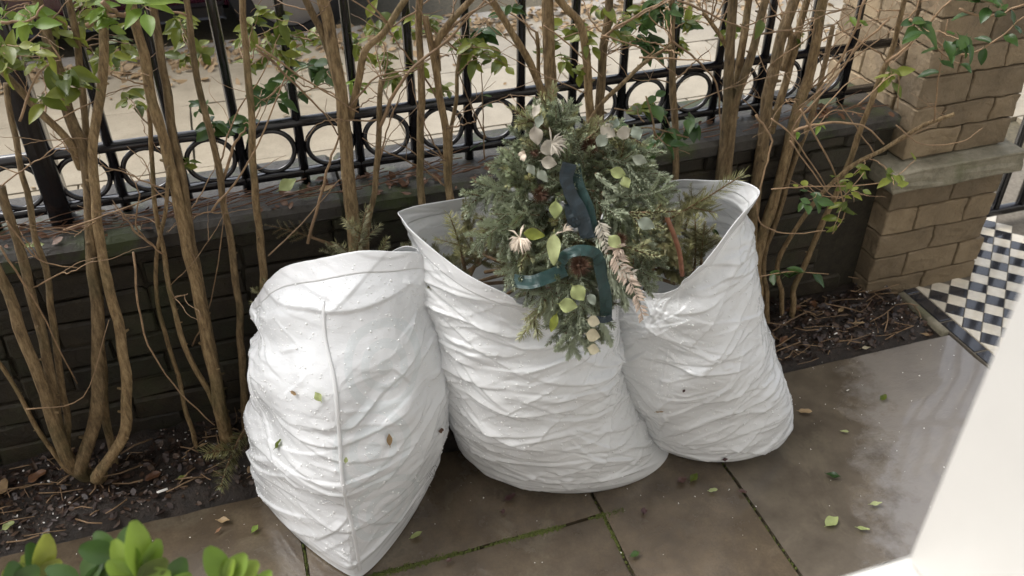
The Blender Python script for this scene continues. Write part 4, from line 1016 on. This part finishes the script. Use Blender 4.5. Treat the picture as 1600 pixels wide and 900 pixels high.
ribbon([(802, 438), (828, 441), (852, 434), (884, 421)], .021, M['teal_ribbon'], twist=.25, offs=[.03, .045, .05, .045]); ribbon([(876, 410), (886, 397), (908, 391), (930, 396), (938, 412)], .017, M['teal_ribbon'], twist=.3, offs=[.05, .06, .065, .06, .05])
ribbon([(936, 405), (940, 430), (946, 462), (947, 494)], .019, M['teal_ribbon'], twist=.4, offs=[.05, .048, .045, .035]); ribbon([(930, 498), (944, 500), (956, 496)], .010, M['navy_ribbon'])
ribbon([(905, 330), (900, 350), (893, 340), (889, 318)], .016, M['navy_ribbon'], twist=.5)
# bristly brown seed heads
def bristle(px, py, r, n, name='seed_head', mat='rust_bristle', off_=.055, flat=.6):
    c = WP(px, py, off_); v = (CAM-c).normalized(); mb = MB()
    for i in range(n):
        d = rdir(rw); d = (d-v*d.dot(v)*(1-flat))
        if d.dot(v) < -.4: d = -d
        d.normalize(); s_ = d.orthogonal().normalized()*r*.05; a = c+d*r*.25; b = c+d*r*rw.uniform(.7, 1.1); mb.add([a-s_-WC, a+s_-WC, b-WC], [(0, 1, 2)]); s_ = d.cross(s_).normalized()*r*.05; mb.add([a-s_-WC, a+s_-WC, b-WC], [(0, 1, 2)])
    bm = bmesh.new(); bmesh.ops.create_icosphere(bm, subdivisions=1, radius=r*.4); bm.verts.index_update(); mb.add([q.co+c-WC for q in bm.verts], [[q.index for q in f.verts] for f in bm.faces]); bm.free()
    return mb.build(name, M[mat], wreath, False)
bristle(906, 415, .024, 260); bristle(921, 228, .022, 220, off_=.02); bristle(845, 303, .020, 200, off_=.03); bristle(968, 375, .018, 160, off_=.03); bristle(835, 240, .012, 80, off_=.03)
# dried white flowers and stalks
def petals(px, py, dirs, L, w, mat, name, off_=.055, bend=.5):
    c = WP(px, py, off_); mb = MB(); v = (CAM-c).normalized()
    for (ax, ay, k_) in dirs:
        d = (RGT*ax-UPV*ay+v*k_).normalized(); s_ = d.cross(v).normalized()*w*.5; b = d+Vector((0, 0, -bend)); l = L*rw.uniform(.75, 1.1)
        p0, p1, p2 = c, c+d*l*.6, c+d*l*.6+b.normalized()*l*.4; nn = v*w*.35
        mb.add([p0-s_*.4-WC, p0+s_*.4-WC, p1-s_-WC, p1+s_-WC, p1+nn-WC, p2-WC], [(0, 1, 4), (0, 4, 2), (1, 3, 4), (2, 4, 5), (4, 3, 5)])
    return mb.build(name, M[mat], wreath, True)
petals(812, 372, [(rw.uniform(-.9, 1), rw.uniform(.05, 1), rw.uniform(.1, .7)) for _ in range(54)]+[(-.6, -.7, .3), (.2, -1, .2), (.25, -1, .3), (-1, -.1, .3)], .030, .0036, 'dry_white_petal', 'dried_flower', .06, .7)
petals(880, 362, [(rw.uniform(-.5, .7), rw.uniform(-1, .9), .3) for _ in range(7)], .022, .0030, 'dry_white_petal', 'dried_flower', .05)
petals(862, 225, [(rw.uniform(-.3, 1), rw.uniform(-.9, 1), rw.uniform(.1, .5)) for _ in range(20)], .032, .004, 'silver_dry_leaf', 'dried_flower', .04)
petals(820, 240, [(rw.uniform(-1, .2), rw.uniform(-.4, 1), .4) for _ in range(16)], .016, .006, 'dry_white_petal', 'dried_flower', .04)
petals(965, 388, [(rw.uniform(-1, 1), rw.uniform(-.8, 1), rw.uniform(.2, .6)) for _ in range(26)], .022, .005, 'dry_pink_stalk', 'dried_flower', .045)
def frond(pix, n, L, w, mat, off_=.045):
    P3 = spline([WP(x, y, off_) for x, y in pix], 8); mb = MB(); mb.tube([p-WC for p in P3], .0012, 4); v = (CAM-P3[0]).normalized()
    for i in range(n):
        t = .1+.9*i/n; p = P3[int(t*(len(P3)-1))]; tg = (P3[-1]-P3[0]).normalized(); sd_ = tg.cross(v).normalized()*(1 if i % 2 else -1)
        d = (tg*.75+sd_*.8+v*rw.uniform(0, .4)).normalized(); l = L*(1-.5*t)*rw.uniform(.8, 1.15); s_ = d.cross(v).normalized()*w*.5
        mb.add([p-WC, p+d*l*.45+s_-WC, p+d*l-WC, p+d*l*.45-s_-WC, p+d*l*.5+v*w*.3-WC], [(0, 4, 1), (1, 4, 2), (2, 4, 3), (3, 4, 0)])
    return mb.build('dried_frond', M[mat], wreath, True)
frond([(955, 385), (972, 420), (992, 455), (1005, 500)], 34, .030, .0065, 'dry_pink_stalk'); frond([(935, 345), (942, 365), (950, 392)], 16, .026, .006, 'silver_dry_leaf'); frond([(958, 415), (975, 425), (995, 428)], 8, .028, .006, 'silver_dry_leaf')
# eucalyptus, pale leaves, honesty discs
def round_leaf(px, py, L, Wd, ang, mat, off_=.05, tilt=.35, seed=0, wave=.15, name='leaf', fold=.2):
    me = leaf_mesh(name, L, Wd, M[mat], fold, .15, 7, wave, seed); c = WP(px, py, off_); v = (CAM-c).normalized(); d = RGT*math.cos(ang)-UPV*math.sin(ang)
    o = inst(name, me, wreath, frame(c-d*L*.5, d, v+rdir(rw)*tilt)); return o
i_ = 0
for (px, py, L, Wd, ang, mt) in ((838, 212, .034, .026, 1.4, 'silver_dry_leaf'), (858, 230, .034, .030, -.5, 'silver_dry_leaf'), (858, 254, .030, .024, .2, 'silver_dry_leaf'), (842, 190, .026, .017, 1.9, 'grey_leaf'), (848, 275, .028, .018, .9, 'grey_leaf'),
    (838, 172, .026, .014, -1.2, 'silver_dry_leaf'), (950, 205, .032, .028, .6, 'silver_dry_leaf'), (975, 207, .028, .026, -.4, 'silver_dry_leaf'), (995, 208, .026, .022, 1.2, 'grey_leaf'), (960, 190, .026, .02, -1.2, 'grey_leaf'), (940, 220, .026, .024, 2.2, 'grey_leaf'),
    (865, 390, .058, .027, 1.62, 'pale_leaf'), (868, 328, .032, .024, 1.6, 'pale_leaf'), (835, 366, .040, .022, .1, 'privet_leaf'), (966, 270, .030, .022, .3, 'pale_leaf'), (978, 285, .024, .020, 1.2, 'pale_leaf'),
    (888, 477, .036, .028, .15, 'pale_leaf'), (904, 458, .034, .030, .9, 'pale_leaf'), (925, 468, .022, .018, 1.2, 'grey_leaf'), (961, 378, .030, .024, .7, 'pale_leaf'), (865, 505, .036, .016, 1.9, 'privet_leaf'),
    (1000, 250, .030, .02, .4, 'grey_leaf'), (830, 265, .022, .016, 1.0, 'grey_leaf'), (1010, 350, .034, .024, .4, 'grey_leaf')):
    i_ += 1; round_leaf(px, py, L, Wd, ang, mt, .055 if py > 300 else .035, .35, i_)
for (px, py, r) in ((928, 502, .022), (927, 524, .025), (928, 546, .021)): round_leaf(px, py, r*1.1, r, .2, 'cream_disc', .045, .25, i_, .05, 'honesty_disc', .08); i_ += 1

# ------------------------------------------------------------------ cut branches in and beside the sacks
def branch(label, a, b, mes, up=None, group='cut conifer branches', scale_w=1.0, name='conifer_branch'):
    a, b = Vector(a), Vector(b); me = rw.choice(mes); d = b-a; Lm = max(v.co.x for v in me.vertices); s = d.length/Lm
    root = empty(name, a); tag(root, label, 'branch', group); up = (up or (CAM-a).normalized())+rdir(rw)*.3
    o = inst('needles', me, root, frame(a, d, up) @ Matrix.Diagonal((s, scale_w*min(1.3, s), scale_w*min(1.3, s), 1)))
    st = MB(); dd = d.normalized(); st.tube([-dd*.10, -dd*.03, dd*.01], [.0045, .004, .003], 6); st.build('stem', M['fir_stem'], root); return root
B = branch
B('upright pale conifer tip inside the left rim of the middle sack', onD(722, 400, 1.60), onD(706, 325, 1.58), SPY)
B('flat conifer tip with brown end just inside the middle sack rim', onD(760, 400, 1.58), onD(678, 362, 1.58), SPY)
B('conifer sprig leaning right in the middle sack mouth', onD(745, 410, 1.60), onD(775, 350, 1.60), SPR)
B('conifer sprig poking over the right corner of the right sack', onD(1040, 345, 1.80), onD(1178, 272, 1.70), SPY)
B('upright bushy conifer tip in the middle of the right sack mouth', onD(1085, 420, 1.70), onD(1093, 328, 1.70), SPY)
B('yellowish conifer tip beside the red stick in the right sack', onD(1075, 415, 1.69), onD(1055, 372, 1.66), SPY)
B('dark conifer sprig against the back rim of the right sack', onD(1050, 350, 1.82), onD(1095, 285, 1.84), SPR)
B('tall pale conifer tip behind the rim of the left sack', onD(552, 440, 1.66), onD(560, 322, 1.66), SPR)
B('low conifer tip beside the tall one behind the left sack', onD(575, 430, 1.66), onD(615, 372, 1.66), SPY)
B('conifer tip leaning left behind the left sack rim', onD(545, 430, 1.67), onD(515, 372, 1.68), SPR)
B('small conifer tip at the left corner of the left sack', onD(418, 500, 1.62), onD(403, 438, 1.62), SPR)
B('long needled conifer sprig lying on the soil by the left sack', Vector(onZ(380, 676, .12)), Vector(onZ(326, 762, .07)), SPY, None, scale_w=1.7)
B('dry flat frond hanging on the wall above the left sack', onY(490, 372, 1.84), onY(415, 345, 1.84), DRY)
for i in range(22):
    s0 = rw.uniform(-.17, .2); d0 = rw.uniform(1.58, 1.80); z0 = rw.uniform(.52, .60); a = sdz(s0, d0, z0)
    B('conifer branch packed inside the middle sack', a, a+Vector((rw.uniform(-.12, .12), rw.uniform(-.10, .04), rw.uniform(.02, .09))), FILL, Vector((0, 0, 1)), 'branches packed in the middle sack', 1.4)
for i in range(22):
    s0 = rw.uniform(.27, .46); d0 = rw.uniform(1.68, 1.88); z0 = rw.uniform(.49, .575); a = sdz(s0, d0, z0)
    B('conifer branch packed inside the right sack', a, a+Vector((rw.uniform(-.10, .05), rw.uniform(-.10, .04), rw.uniform(.03, .10))), FILL, Vector((0, 0, 1)), 'branches packed in the right sack', 1.4)
st = MB().tube(spline([onD(1020, 290, 1.64), onD(1038, 330, 1.62), onD(1060, 388, 1.60), onD(1066, 430, 1.62)], 5), [.0055]*16, 8)
cp = onD(1040, 340, 1.62)
for v in st.v: v -= cp
o = st.build('stick', M['red_bark']); o.location = cp; tag(o, 'reddish brown stick standing in the mouth of the right sack', 'stick')
# ================================================================== LITTER, FALLEN LEAVES, FOREGROUND, STREET
r6 = random.Random(4)
lit = MB(); lit2 = MB(); chips = MB(); tws = MB(); cf = MB()
def flake(mb, x, y, z, s, up=None):
    n = Vector((r6.gauss(0, .45), r6.gauss(0, .45), 1)).normalized(); t = n.orthogonal().normalized(); t.rotate(Matrix.Rotation(r6.uniform(0, 6.28), 3, n)); b = n.cross(t); c = Vector((x, y, z)); a = r6.uniform(.4, .7)
    cu = r6.uniform(-.3, .4)*s
    mb.add([c-t*s, c-t*s*.3+b*s*a+n*cu, c+t*s*.5+b*s*a*.8+n*cu, c+t*s, c+t*s*.4-b*s*a+n*cu*.6, c-t*s*.4-b*s*a*.9+n*cu*.6, c], [(0, 6, 1), (1, 6, 2), (2, 6, 3), (3, 6, 4), (4, 6, 5), (5, 6, 0)])
def litter_spot():
    if r6.random() < .55: x = r6.uniform(-1.3, .1)
    elif r6.random() < .8: x = r6.uniform(1.1, 1.87)
    else: x = r6.uniform(.1, 1.1)
    y = SOIL_Y+.012+abs(r6.betavariate(1.2, 1.2))*(WALL_Y-SOIL_Y-.02); return x, y, soil_h(x, y)
for i in range(3400): x, y, z = litter_spot(); flake(lit, x, y, z+.003, .003+.010*r6.random()**2.2)
for i in range(1500): x, y, z = litter_spot(); flake(lit2, x, y, z+.006, .004+.012*r6.random()**2)
for i in range(420): x, y, z = litter_spot(); flake(chips, x, y, z+.006, r6.uniform(.0015, .0042))
for i in range(260):
    x, y, z = litter_spot(); a = r6.uniform(0, 6.28); L = r6.uniform(.03, .14); d = Vector((math.cos(a), math.sin(a)*.5, r6.uniform(-.05, .25))); p = Vector((x, y, z+.008)); q = p+d*L
    if q.y < SOIL_Y-.01 or q.y > WALL_Y: continue
    tws.tube([p, p.lerp(q, .5)+rdir(r6)*.006, q], r6.uniform(.0008, .0022), 4)
for i in range(46):   # debris on the coping
    x = r6.uniform(-1.1, 1.7); y = r6.uniform(WALL_Y-.01, 1.97)
    for _ in range(r6.randrange(2, 8)): flake(cf, x+r6.gauss(0, .04), min(1.97, y+r6.gauss(0, .02)), .630, r6.uniform(.004, .016))
for i in range(130):
    x = r6.uniform(-1.1, 1.7); y = r6.uniform(WALL_Y, 1.95); a = r6.uniform(-.6, .6); L = r6.uniform(.05, .2); p = Vector((x, y, .634)); q = p+Vector((math.cos(a), math.sin(a)*.3, r6.uniform(0, .25)))*L
    if q.x < 1.74: cf.tube([p, p.lerp(q, .5)+rdir(r6)*.008, q], r6.uniform(.0008, .0018), 4)
tag(lit.build('leaf_litter', M['litter'], soil), kind='stuff'); tag(lit2.build('dark_litter', M['litter_dark'], soil), kind='stuff'); tag(chips.build('pale_chips', M['white_chip'], soil), kind='stuff'); tag(tws.build('fallen_twigs', M['twig_bark'], soil), kind='stuff')
for v in cf.v: v -= wall.location
tag(cf.build('coping_debris', M['brown_leaf'], wall), kind='stuff')
# small grit on the paving
gr = MB()
for i in range(240):
    x = r6.uniform(-.7, 1.85); y = 1.0+.6*r6.random()**.6
    flake(gr, x, y, .003, r6.uniform(.0008, .0024))
tag(gr.build('grit', M['white_chip'], pav), kind='stuff')

# leaves one can point at
def fallen(label, p, n, L, Wd, mat, ang, group, seed, curl=.3, name='fallen_leaf'):
    me = leaf_mesh('fallen_leaf', L, Wd, M[mat], curl, -.12, 7, .12, seed); d = Vector((math.cos(ang), math.sin(ang), 0)); d = (d-n*d.dot(n)).normalized()
    o = inst(name, me, None, frame(p+n*.004-d*L*.5, d, n)); tag(o, label, 'leaf', group); return o
G1 = 'leaves fallen on the paving'; G2 = 'leaves stuck to the sacks'; G3 = 'dead leaves on the soil'; UPz = Vector((0, 0, 1))
for i, (lb, px, py, L, Wd, mt, an) in enumerate((
    ('large pale yellow-green leaf lying near the wet edge of the paving', 1299, 817, .040, .026, 'pale_leaf', .3), ('pointed yellow-green leaf beside the bright wet sheen', 1368, 789, .030, .011, 'pale_leaf', -.2),
    ('thin yellow-green leaf just below the largest pale leaf', 1348, 828, .028, .010, 'pale_leaf', -.6), ('green leaf floating flat on the paving below the soil corner', 1380, 623, .026, .017, 'privet_leaf', .3),
    ('tan crumpled leaf on the paving right of the right sack', 1258, 645, .034, .018, 'tan_leaf', -.5), ('small pale green leaf on the paving under the tan crumpled one', 1320, 676, .020, .008, 'pale_leaf', -.5),
    ('dark sodden leaf on the paving right of the largest gap', 1302, 745, .034, .018, 'dark_leaf', -.7), ('bright green leaf at the foot of the right sack', 1084, 748, .030, .018, 'privet_leaf', .6),
    ('dark red leaf beside the bright green one under the right sack', 1066, 752, .026, .018, 'purple_leaf', .1), ('red leaf tip stranded between two slabs', 1160, 770, .020, .012, 'purple_leaf', -.7),
    ('yellowish scrap of leaf near the red leaf tip', 1114, 768, .022, .012, 'pale_leaf', -.2), ('curled pale leaf between the left and middle sacks', 651, 838, .030, .013, 'pale_leaf', .25),
    ('flat yellow-green leaf on the paving left of the left sack', 399, 828, .022, .014, 'young_leaf', .8), ('torn tan leaf on the paving near the soil edge', 350, 815, .030, .016, 'tan_leaf', -.4),
    ('brown sliver of leaf lying left of the flat green leaf', 342, 830, .018, .006, 'brown_leaf', .7), ('dark purple leaf in the wet patch under the middle sack', 797, 779, .032, .015, 'purple_leaf', .3),
    ('small dark leaf in the wet patch nearer the viewer', 786, 801, .014, .010, 'purple_leaf', .8), ('grey purple leaf on the paving below the middle sack', 1006, 800, .018, .014, 'purple_leaf', 1.2),
    ('dark grey-green leaf near the lower edge of the paving', 992, 868, .024, .015, 'dark_leaf', .2), ('small dark leaf lying on the mossy joint', 702, 877, .016, .010, 'purple_leaf', .1))):
    fallen(lb, onZ(px, py, .004), UPz, L, Wd, mt, an, G1, i)
for i, (lb, bv, px, py, L, Wd, mt, an) in enumerate((
    ('round yellow-green leaf stuck beside the seam of the left sack', BV1, 499, 619, .022, .016, 'pale_leaf', 2.2), ('narrow tan leaf left of the round one on the left sack', BV1, 462, 613, .018, .009, 'tan_leaf', -.2),
    ('olive leaf on the left edge of the left sack', BV1, 438, 694, .028, .012, 'privet_leaf', .6), ('brown curled leaf right of the seam on the left sack', BV1, 607, 686, .026, .012, 'tan_leaf', 1.7),
    ('small brown leaf near the right edge of the left sack', BV1, 686, 672, .018, .011, 'brown_leaf', -.1), ('tiny yellow scrap touching the seam of the left sack', BV1, 540, 718, .012, .008, 'pale_leaf', 1.5),
    ('dark green leaf on the folded rim of the right sack', BV3, 1118, 362, .022, .011, 'dark_leaf', -.7), ('brown twiggy scrap low on the right sack', BV3, 1031, 640, .020, .006, 'tan_leaf', .7),
    ('tiny dark leaf halfway up the right sack', BV3, 1069, 608, .010, .006, 'purple_leaf', 1.2), ('brown scrap caught in the fold between left and middle sacks', BV2, 694, 602, .022, .010, 'brown_leaf', -.9),
    ('tiny dark leaf under the foot fold of the right sack', BV3, 1132, 716, .014, .008, 'purple_leaf', .2))):
    p, n = on_bag(bv, px, py, .001)
    if p is None: continue
    d = RGT*math.cos(an)-UPV*-math.sin(an); ang = math.atan2(d.y, d.x); me = leaf_mesh('fallen_leaf', L, Wd, M[mt], .25, -.1, 7, .12, i)
    dd = (d-n*d.dot(n)).normalized(); o = inst('fallen_leaf', me, None, frame(p+n*.004-dd*L*.5, dd, n)); tag(o, lb, 'leaf', G2)
for i, (lb, px, py, L, Wd, mt, an) in enumerate((
    ('large ochre dead leaf at the left edge of the soil', 4, 765, .050, .036, 'tan_leaf', 1.2), ('rust brown dead leaf beside the thick shrub base', 60, 748, .045, .030, 'brown_leaf', .5), ('dark red dead leaf on soil left of the conifer sprig', 240, 745, .040, .026, 'brown_leaf', .2),
    ('reddish dead leaf just above the conifer sprig tip', 342, 705, .045, .026, 'brown_leaf', 1.0), ('tan curled dead leaf between sprig and left sack', 393, 735, .024, .020, 'tan_leaf', .8), ('pale narrow dead leaf on the soil under the shrub', 318, 699, .026, .008, 'tan_leaf', .1),
    ('small green leaf on dark soil near the sprig', 285, 748, .022, .012, 'privet_leaf', .1), ('pale green leaf on the soil at the lower left', 15, 825, .028, .020, 'pale_leaf', .5), ('long rusty dead leaf on the soil right of the right sack', 1238, 492, .050, .020, 'brown_leaf', -.1),
    ('orange brown dead leaf near the wall on the right bed', 1270, 478, .040, .024, 'brown_leaf', .8), ('pale torn dead leaf at the corner of the right bed', 1454, 522, .026, .012, 'tan_leaf', -.8), ('cream dead leaf at the front edge of the right bed', 1360, 545, .028, .012, 'cream_disc', -.2),
    ('curled straw coloured leaf in the right bed', 1312, 493, .030, .014, 'tan_leaf', .5), ('brown leaf curled against the bag in the right bed', 1225, 530, .034, .020, 'brown_leaf', .4), ('thin yellowish leaf lying in the middle of the right bed', 1340, 513, .034, .009, 'tan_leaf', -.4))):
    q = onZ(px, py, .02); q.y = max(q.y, SOIL_Y+.01); q.z = soil_h(q.x, q.y)+.008; fallen(lb, q, UPz, L, Wd, mt, an, G3, 40+i, .35)
for i, (lb, px, py, L, Wd, mt, an) in enumerate((('large yellow-green leaf lying on the coping above the left sack', 450, 293, .046, .030, 'pale_leaf', .5), ('tan leaf beside the yellow-green one on the coping', 510, 298, .034, .014, 'tan_leaf', .1), ('grey-green leaf hanging at the wall edge by the left shrubs', 216, 362, .026, .016, 'grey_leaf', 1.4), ('long dull green leaf on the coping at the far left', 55, 388, .044, .016, 'pale_leaf', -.1))):
    fallen(lb, onY(px, py, 1.885)+Vector((0, 0, .004)), Vector((0, -.55, .85)), L, Wd, mt, an, 'leaves on the coping', 70+i)
# white sliver and chips on the right
for lb, px, py, L in (('white plastic sliver on the soil at lower left', 257, 777, .026), ('white chip on the paving below the right bed', 1324, 612, .010), ('white scrap pair in the middle of the right bed', 1302, 535, .014)):
    q = onZ(px, py, .0); q.z = (soil_h(q.x, q.y)+.012 if q.y > SOIL_Y else .006); mb = MB().box(-L/2, L/2, -L*.14, L*.14, -.0012, .0012, .0008)
    o = mb.build('white_scrap', M['white_chip']); o.location = q; o.rotation_euler = (.05, .1, .3); tag(o, lb, 'scrap')

# near shrub under the window, out of focus at the lower left
FG = Vector((-.16, .62, 0))
fgp = empty('potted_shrub', FG); tag(fgp, 'out of focus shrub with bright green leaves at the near lower left', 'shrub')
fm = {'young': [leaf_mesh('leaf', .040, .020, M['young_leaf'], .3, .15, 9, .0, i, True) for i in range(2)], 'dark': [leaf_mesh('leaf', .042, .024, M['dark_leaf'], .2, .2, 9, 0, i, True) for i in range(2)], 'privet': [leaf_mesh('leaf', .038, .020, M['privet_leaf'], .25, .2, 9, 0, i, True) for i in range(2)]}
sm = MB()
def fgstem(px, py, d): 
    p = onD(px, py, d); sm.tube([q-FG for q in spline([p, p+Vector((0, 0, -.12)), p.lerp(FG, .6)+Vector((0, 0, .05)), FG+Vector((0, 0, .30))], 5)], .0022, 6); return p
def fgleaf(px, py, d, ang, sc, kind, tow=.4):
    p = onD(px, py, d); v = (CAM-p).normalized(); dr = (RGT*math.cos(ang)-UPV*math.sin(ang)+v*tow).normalized(); sc *= r6.uniform(.62, .9); m = frame(p-dr*.004, dr, v+rdir(r6)*.6) @ Matrix.Diagonal((sc, sc*r6.uniform(.8, 1.05), sc, 1)); inst('leaf', r6.choice(fm[kind]), fgp, m)
for (px, py, d, leaves) in ((215, 905, .50, [(-1.57, 1.7, 'young'), (-2.2, 1.5, 'young'), (-1.0, 1.3, 'young'), (-.5, 1.3, 'privet'), (-2.7, 1.3, 'young'), (-1.75, 1.2, 'young'), (-.15, 1.2, 'young'), (2.8, 1.2, 'privet')]),
                            (185, 870, .56, [(-1.2, 1.4, 'dark'), (-2.4, 1.3, 'dark'), (-.4, 1.3, 'dark'), (-2.9, 1.5, 'dark')]),
                            (352, 912, .49, [(-1.35, 1.2, 'young'), (-2.0, 1.5, 'young'), (-1.0, 1.3, 'young'), (-.55, 1.2, 'young'), (-1.6, .9, 'young')]),
                            (60, 905, .58, [(-1.3, 1.7, 'privet'), (-.7, 1.4, 'privet'), (-2.2, 1.4, 'privet'), (-1.7, 1.3, 'dark'), (-.2, 1.2, 'dark'), (-2.8, 1.3, 'privet')]),
                            (130, 915, .54, [(-1.2, 1.3, 'dark'), (-.3, 1.5, 'dark'), (-2.6, 1.4, 'dark'), (-.7, 1.2, 'dark')]), (20, 925, .53, [(-1.5, 1.0, 'dark'), (-.8, 1.2, 'dark'), (-2.0, 1.1, 'privet')]), (260, 925, .52, [(-1.1, 1.2, 'dark'), (-.6, 1.0, 'young'), (-2.0, 1.0, 'dark')]), (400, 925, .51, [(-1.0, 1.0, 'young'), (-1.8, .9, 'young')])):
    fgstem(px, py, d)
    for (a, s, kd) in leaves: fgleaf(px, py, d, a, s, kd, r6.uniform(.1, .6))
sm.build('stem', M['twig_bark'], fgp)
pt = MB(); prof = [(0, .11), (.02, .115), (.26, .15), (.27, .165), (.31, .165), (.31, .148), (.28, .145)]
for i, (z_, rr) in enumerate(prof):
    for j in range(20): pt.v.append(Vector((math.cos(j*.31416)*rr, math.sin(j*.31416)*rr, z_)))
    if i: pt.f += [((i-1)*20+j, (i-1)*20+(j+1) % 20, i*20+(j+1) % 20, i*20+j) for j in range(20)]
pt.f.append(tuple(range(6*20, 7*20))); pt.build('pot', M['terracotta'], fgp)

# gutter leaves and a parked car across the pavement
gl = MB()
for i in range(2600):
    x = r6.uniform(-3.2, 4.2); y = r6.gauss(4.60, .14)
    if y > 4.79 or y < 4.0: continue
    flake(gl, x, y, .008 if y < 4.775 else -.10, r6.uniform(.012, .032))
for i in range(160): flake(gl, r6.uniform(-2, 4), 2.2+2.2*r6.random(), .007, r6.uniform(.006, .022))
tag(gl.build('gutter_leaves', M['tan_leaf'], stp), kind='stuff')
car = empty('parked_car', (-1.05, 5.75, -.11)); tag(car, 'dark maroon car parked at the kerb beyond the railing', 'car')
prof = [(-2.05, .32), (-2.1, .55), (-2.0, .82), (-1.25, .92), (-.55, 1.38), (.75, 1.42), (1.45, .98), (1.98, .90), (2.08, .6), (2.03, .32), (1.72, .26), (1.69, .46), (1.5, .62), (1.3, .62), (1.11, .46), (1.08, .24), (-.93, .24), (-.96, .46), (-1.15, .62), (-1.35, .62), (-1.54, .46), (-1.57, .26)]
cb = MB(); n = len(prof)
for (yy_, k_) in ((-.80, .94), (-.86, 1.0), (.86, 1.0), (.80, .94)):
    for (x, z_) in prof: cb.v.append(Vector((x*(.985 if k_ < 1 else 1), yy_, .6+(z_-.6)*k_ if z_ > .7 else z_)))
for a in range(3): cb.f += [(a*n+j, a*n+(j+1) % n, (a+1)*n+(j+1) % n, (a+1)*n+j) for j in range(n)]
cb.f += [tuple(reversed(range(n))), tuple(range(3*n, 4*n))]
body = cb.build('body', M['maroon_car_paint'], car, False)
for sgn in (-1, 1):
    MB().add([(-1.0, sgn*.867, .93), (-.5, sgn*.84, 1.3), (.68, sgn*.84, 1.33), (1.25, sgn*.867, .97)], [(0, 1, 2, 3)]).build('side_window', M['car_glass'], car, False)
    MB().box(-.9, 1.05, sgn*.84, sgn*.885, .20, .27, .01).build('sill', M['black_trim'], car, False)
    for wx in (-1.25, 1.4):
        mb = MB(); pr = [(.17, .30), (.20, .315), (.20, .10*0+.31), (.0, .315), (-.01, .30), (.0, .21)]
        rg = [(0, .21), (-.012, .30), (.012, .318), (.17, .318), (.19, .30), (.18, .2)]
        for i, (oy, rr) in enumerate(rg):
            for j in range(28): mb.v.append(Vector((wx+math.cos(j*math.pi/14)*rr, sgn*(.875-oy), .318+math.sin(j*math.pi/14)*rr)))
            if i: mb.f += [((i-1)*28+j, (i-1)*28+(j+1) % 28, i*28+(j+1) % 28, i*28+j) for j in range(28)]
        w = mb.build('wheel', M['tyre_rubber'], car)
        rm = MB(); rm.add([(wx+math.cos(j*math.pi/14)*.205, sgn*.868, .318+math.sin(j*math.pi/14)*.205) for j in range(28)]+[(wx, sgn*.84, .318)], [(j, (j+1) % 28, 28) for j in range(28)]); rm.build('rim', M['alloy'], w, False)
